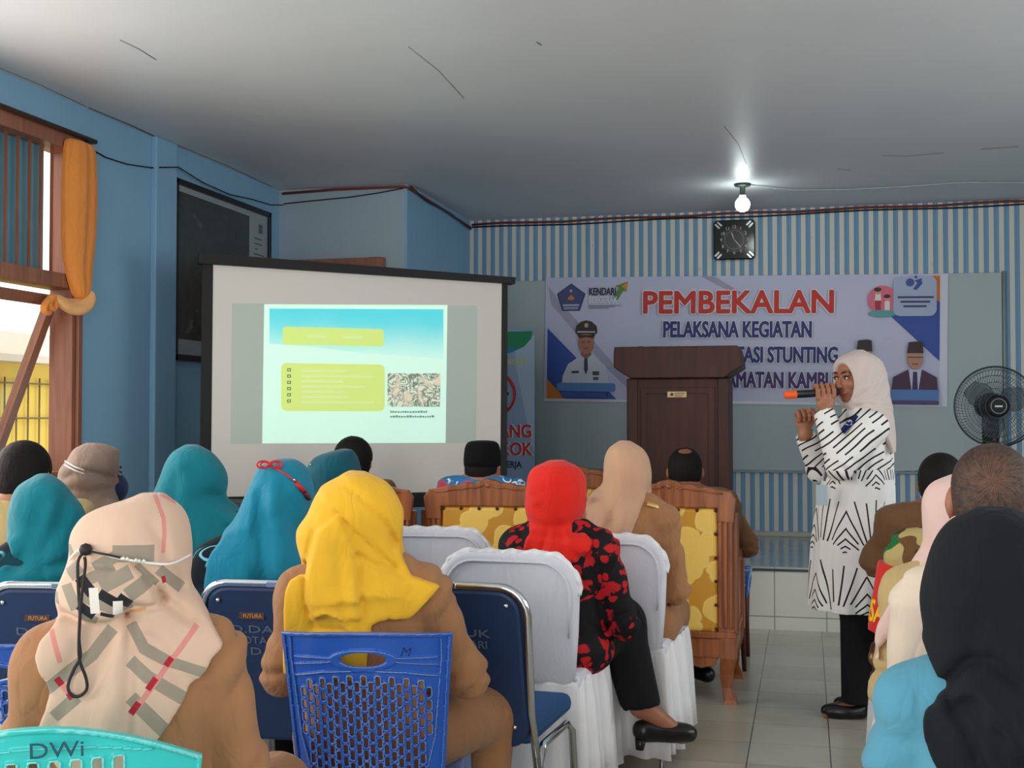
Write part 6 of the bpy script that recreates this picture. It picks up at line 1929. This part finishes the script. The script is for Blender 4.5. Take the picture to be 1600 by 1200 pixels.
def speaker():
    root = thing('person', 'standing person in white dress with dark strokes speaking into a microphone', 'person', (.163, 5.42, 0))
    u0, D = 1320, 5.25; W = lambda u, v: ((u - u0) * D / 1900, 1.27 + D * (.0262 + (600 - v) / 1900))
    Rh = rz3(R(130)) @ rx3(R(-5)); hc = np.array((.045, -.01, 1.432))
    sN, eN, wN = np.array((.105, -.150, 1.222)), np.array((-.028, -.205, 1.062)), np.array((-.090, -.120, 1.285))
    sF, eF, wF = np.array((.03, .145, 1.222)), np.array((-.105, .16, 1.03)), np.array((-.168, .05, 1.185))
    tors = [ell((.06, 0, .82), (.10, .15, .13)), ell((.055, 0, .98), (.085, .125, .14)), ell((.065, 0, 1.13), (.086, .130, .13)), cap(sN + (-.01, .03, 0), sF + (.01, -.03, 0), .050), cap((.05, -.02, 1.28), sN, .045), cap((.045, .02, 1.28), sF, .045)]
    armN = [cap(sN, eN, .050, .042), cap(eN, wN, .041, .028)]; armF = [cap(sF, eF, .050, .042), cap(eF, wF, .041, .028)]
    lN = [(.055, -.075, .80), (.035, -.08, .46), (.035, -.08, .09)]; lF = [(.065, .075, .80), (.075, .08, .46), (.085, .08, .09)]
    legs = [cap(lN[0], lN[1], .085, .058), cap(lN[1], lN[2], .054, .036), cap(lF[0], lF[1], .085, .058), cap(lF[1], lF[2], .054, .036)]
    feet = [cap((.045, -.08, .04), (-.085, -.10, .025), .034, .026), cap((.095, .08, .04), (-.03, .05, .025), .034, .026)]
    heads, small, neck = head_prims(hc, Rh)
    lo, hi = np.array((-.30, -.30, -.01)), np.array((.30, .30, 1.60))
    v = Vol(lo, hi, .0042)
    for p in tors: v.add(p, .05)
    for p in armN + armF + legs: v.add(p, .03)
    for p in feet: v.add(p, .02)
    for p in neck: v.add(p, .03)
    for p in heads: v.add(p, .015)
    for p in small: v.add(p, .006)
    # left hand round the microphone
    ax0, ax1 = np.array((-.254, -.128, 1.358)), np.array((-.052, -.078, 1.371))
    d = (ax1 - ax0) / np.linalg.norm(ax1 - ax0); nrm = np.array((d[1], -d[0], 0)); nrm = nrm / np.linalg.norm(nrm)   # towards the camera side
    if nrm[1] > 0: nrm = -nrm
    upv = np.cross(d, nrm); upv = upv if upv[2] > 0 else -upv
    c0 = np.array((-.090, 0, 0)); t0 = (-.090 - ax0[0]) / d[0]; mc = ax0 + d * t0
    pal = mc + nrm * .020 - upv * .040
    v.add(cap(wN, pal - upv * .010, .027, .026), .015)
    v.add(xf(ell((0, 0, 0), (.040, .017, .042)), np.stack([d, nrm, upv], 1), pal), .012)
    G = []
    for i in range(4):
        o = mc + d * (-.033 + .0225 * i); q = .001 * (3 - i)
        G.append(([o + nrm * .028 - upv * (.018 + q), o + nrm * .033 + upv * .010, o + nrm * .014 + upv * .032, o - nrm * .016 + upv * .028, o - nrm * .028 + upv * .008], [.0105, .0098, .0092, .0086, .0078]))
    G.append(([pal + d * .022 - nrm * .010 - upv * .012, mc + d * .034 - nrm * .028 - upv * .014, mc + d * .036 - nrm * .032 + upv * .006], [.0125, .0105, .009]))
    hand_grip(v, G, .0025)
    # right hand, a loose fist with the thumb up
    fd = np.array((-.05, -.04, 1.0)); fd = fd / np.linalg.norm(fd); sd = np.array((.96, .28, .06)); sd = sd / np.linalg.norm(sd); od = np.cross(sd, fd); od = od if od[1] < 0 else -od
    pc_ = wF + fd * .062
    v.add(cap(wF, pc_ - fd * .02, .026, .027), .015); v.add(xf(ell((0, 0, 0), (.040, .019, .042)), np.stack([sd, od, fd], 1), pc_), .015)
    G = []
    for i in range(4):
        o = pc_ + sd * (-.033 + .0222 * i) + fd * (.034 - .003 * abs(i - 1.3))
        G.append(([o, o + fd * .014 + od * .022, o - fd * .006 + od * .042, o - fd * .026 + od * .034, o - fd * .026 + od * .018], [.0105, .0102, .0094, .0088, .008]))
    G.append(([pc_ + sd * .030 - fd * .01, pc_ + sd * .034 + fd * .03 + od * .022, pc_ + sd * .020 + fd * .052 + od * .034], [.0125, .0105, .009]))
    hand_grip(v, G, .0025)
    v.mesh('body', SK1, root, 1)
    face_bits(root, hc, Rh)
    # dress
    v = Vol(lo, hi, .006)
    for p in tors[1:]: v.add(p, .03, .012)
    for p in armN + armF: v.add(p, .02, .016)
    rows = [(655, 1340, 1384), (675, 1322, 1389), (700, 1306, 1391), (733, 1291, 1392), (760, 1282, 1393), (800, 1274, 1394), (850, 1268, 1394), (900, 1265, 1392), (925, 1264, 1391), (946, 1263, 1390)]
    Z = np.array([W(0, r[0])[1] for r in rows])[::-1]; L_ = np.array([W(r[1], 0)[0] for r in rows])[::-1]; R_ = np.array([W(r[2], 0)[0] for r in rows])[::-1]
    z = v.ax[2]; xl, xr = np.interp(z, Z, L_), np.interp(z, Z, R_); b = np.interp(z, Z, np.array([.215, .207, .198, .19, .18, .168, .16, .155, .14, .115]))
    c, a = ((xl + xr) / 2)[None, None, :], ((xr - xl) / 2)[None, None, :]; b = b[None, None, :]
    q = np.sqrt(((v.x - c) / a) ** 2 + (v.y / b) ** 2); th = np.arctan2((v.x - c) / a, -v.y / b)
    d2 = (q - 1) * np.minimum(a, b) + .006 * ss(1.0 - v.z, 0, .35) * np.sin(9 * th + 1) + .003 * np.sin(17 * th)
    d2 = np.maximum(d2, np.maximum(v.z - Z[-1] - .004, Z[0] - v.z))
    hh = np.maximum(.02 - np.abs(v.F - d2), 0) / .02; v.F = (np.minimum(v.F, d2) - hh * hh * .005).astype(np.float32)
    v.F += (.004 * np.exp(-((v.z - 1.055) / .006) ** 2)).astype(np.float32)
    v.F += (.004 * np.sin(v.z * 110 + v.x * 60) * np.exp(-(((v.x + .03) / .07) ** 2 + ((v.z - 1.07) / .06) ** 2))).astype(np.float32)
    for Wr, El in ((wN, eN), (wF, eF)):
        dv = (Wr - El) / np.linalg.norm(Wr - El); v.cut(cap(Wr + dv * .030, Wr + dv * .12, .05), .003)
    v.clip(v.z - 1.335)
    v.mesh('dress', m_strokes(), root, 1)
    # trousers and shoes
    v = Vol((-.2, -.25, .03), (.25, .25, .9), .008)
    for P in (lN, lF):
        v.add(cap(P[0], P[1], .09, .068), .02); v.add(cap(P[1], (P[2][0] + .004, P[2][1], .05), .066, .066), .02)
    v.clip(.065 - v.z); v.mesh('trousers', C_blk, root, 1)
    for h0, t0 in (((.045, -.08), (-.085, -.10)), ((.095, .08), (-.03, .05))):
        v = Vol((-.2, -.2, -.01), (.2, .2, .16), .0045)
        v.add(cap((h0[0], h0[1], .036), (t0[0], t0[1], .028), .040, .026), .01); v.add(ell(((h0[0] + t0[0]) / 2, (h0[1] + t0[1]) / 2, .03), (.08, .045, .032)), .02)
        v.cut(ell(((h0[0] * .62 + t0[0] * .38), (h0[1] + t0[1]) / 2, .085), (.058, .034, .040)), .008); v.clip(.001 - v.z)
        v.mesh('shoe', M_shoe, root, 1)
    # headscarf
    hood = Hood([(W(0, a)[1], W(b, 0)[0], W(c, 0)[0]) for a, b, c in [(551, 1328, 1354), (556, 1313, 1366), (565, 1304, 1376), (580, 1302, 1382), (600, 1302, 1386), (618, 1305, 1388), (632, 1312, 1390), (645, 1322, 1391), (655, 1332, 1393), (668, 1346, 1394), (680, 1362, 1395), (692, 1374, 1395), (706, 1384, 1394)]], W(0, 547)[1], back=-.115, front=.115, low=(-.13, .12), zl=(.24, .34))
    vv = lambda *L: [W(1200 + a / 4.8, 530 + b / 4.8) for a, b in L]
    gv = [(vv((840, 230), (760, 380), (620, 480)), .006, .012), (vv((880, 320), (820, 420), (650, 510)), .006, .012), (vv((720, 180), (690, 330), (640, 440)), .003, .014), (vv((900, 420), (860, 480), (740, 490)), .005, .012), (vv((640, 480), (760, 470), (900, 520)), -.005, .010)]
    v = None
    zm = hood.zb - .02
    vol = Vol((-.09, -.19, zm), (.26, .18, hood.ht + .02), .0055)
    x2, z2 = vol.ax[0][:, None, None], vol.ax[2][None, None, :]
    c, a, yc, b = [q[None, None, :] for q in hood.at(vol.ax[2])]
    dd = (np.sqrt(((vol.x - c) / a) ** 2 + ((vol.y - yc) / b) ** 2) - 1) * np.minimum(a, b)
    dd = np.maximum(dd, np.maximum(z2 - hood.ht, hood.zb - z2))
    dis = 0
    for P, am, wd in gv: dis = dis + am * np.exp(-(seg2(x2, z2, P) / wd) ** 2)
    vol.F = (dd + 1.9 * dis * ss(.02 - vol.y, 0, .05)).astype(np.float32)
    vol.cut(xf(ell((0, .112, -.018), (.070, .090, .094)), Rh, hc), .010)
    vol.cut(xf(ell((0, .16, -.03), (.05, .10, .10)), Rh, hc), .010)
    vol.mesh('headscarf', cloth('pale pinkish grey scarf cloth', (198, 185, 180), .8, .04, .2), root, 1)
    # inner collar and lanyard with card
    M_nv = m_batik('navy collar print', (24, 34, 86), (190, 200, 226), (30, 50, 110), 60, .06)
    b = MB(); pts = [W(1336, 650), W(1322, 664), W(1309, 678), W(1303, 690)]
    b.tube([(x, -.155 + .02 * i * 0 - .006 * i, z) for i, (x, z) in enumerate(pts)], [.010, .016, .013, .008], 8, flat=.45); b.build('collar', M_nv, root)
    b = MB(); pts = [W(1303, 690), W(1292, 722), W(1287, 748)]; b.tube([(x, -.13 - .02 * i, z) for i, (x, z) in enumerate(pts)], .006, 6); ln = b.build('lanyard', mat('grey lanyard', (110, 112, 118), .5), root)
    x, z = W(1283, 768); b = MB(); b.prism(rrect(-.024, -.045, .024, .04, .004), -.004, 0, bev=.001); b.build('card', mat('clear card holder', (168, 186, 196), .15), ln, (x, -.185, z), (0, 0, R(-20)))
    # microphone
    mt = thing('microphone', 'black microphone with an orange end held by the standing speaker', 'microphone', tuple(np.array((.163, 5.42, 0)) + mc))
    q = lambda p: tuple(p - mc)
    b = MB(); b.tube([q(ax0 + d * s) for s in (.05, .16, .195)], [.0165, .0165, .015], 20); b.build('handle', mat('matt black body', (22, 22, 25), .4), mt)
    b = MB(); b.tube([q(ax0 + d * s) for s in (0, .003, .012, .05, .053)], [.010, .015, .0172, .0178, .0165], 20); b.build('end_sleeve', mat('orange rubber', (238, 92, 24), .5), mt)
    b = MB(); b.tube([q(ax0 + d * s) for s in (.185, .192, .205, .22, .230, .234)], [.016, .022, .025, .022, .014, .004], 20); b.build('grille', mat('dark steel mesh', (52, 52, 56), .35, .7, bump=.6, bs=900), mt)
speaker()
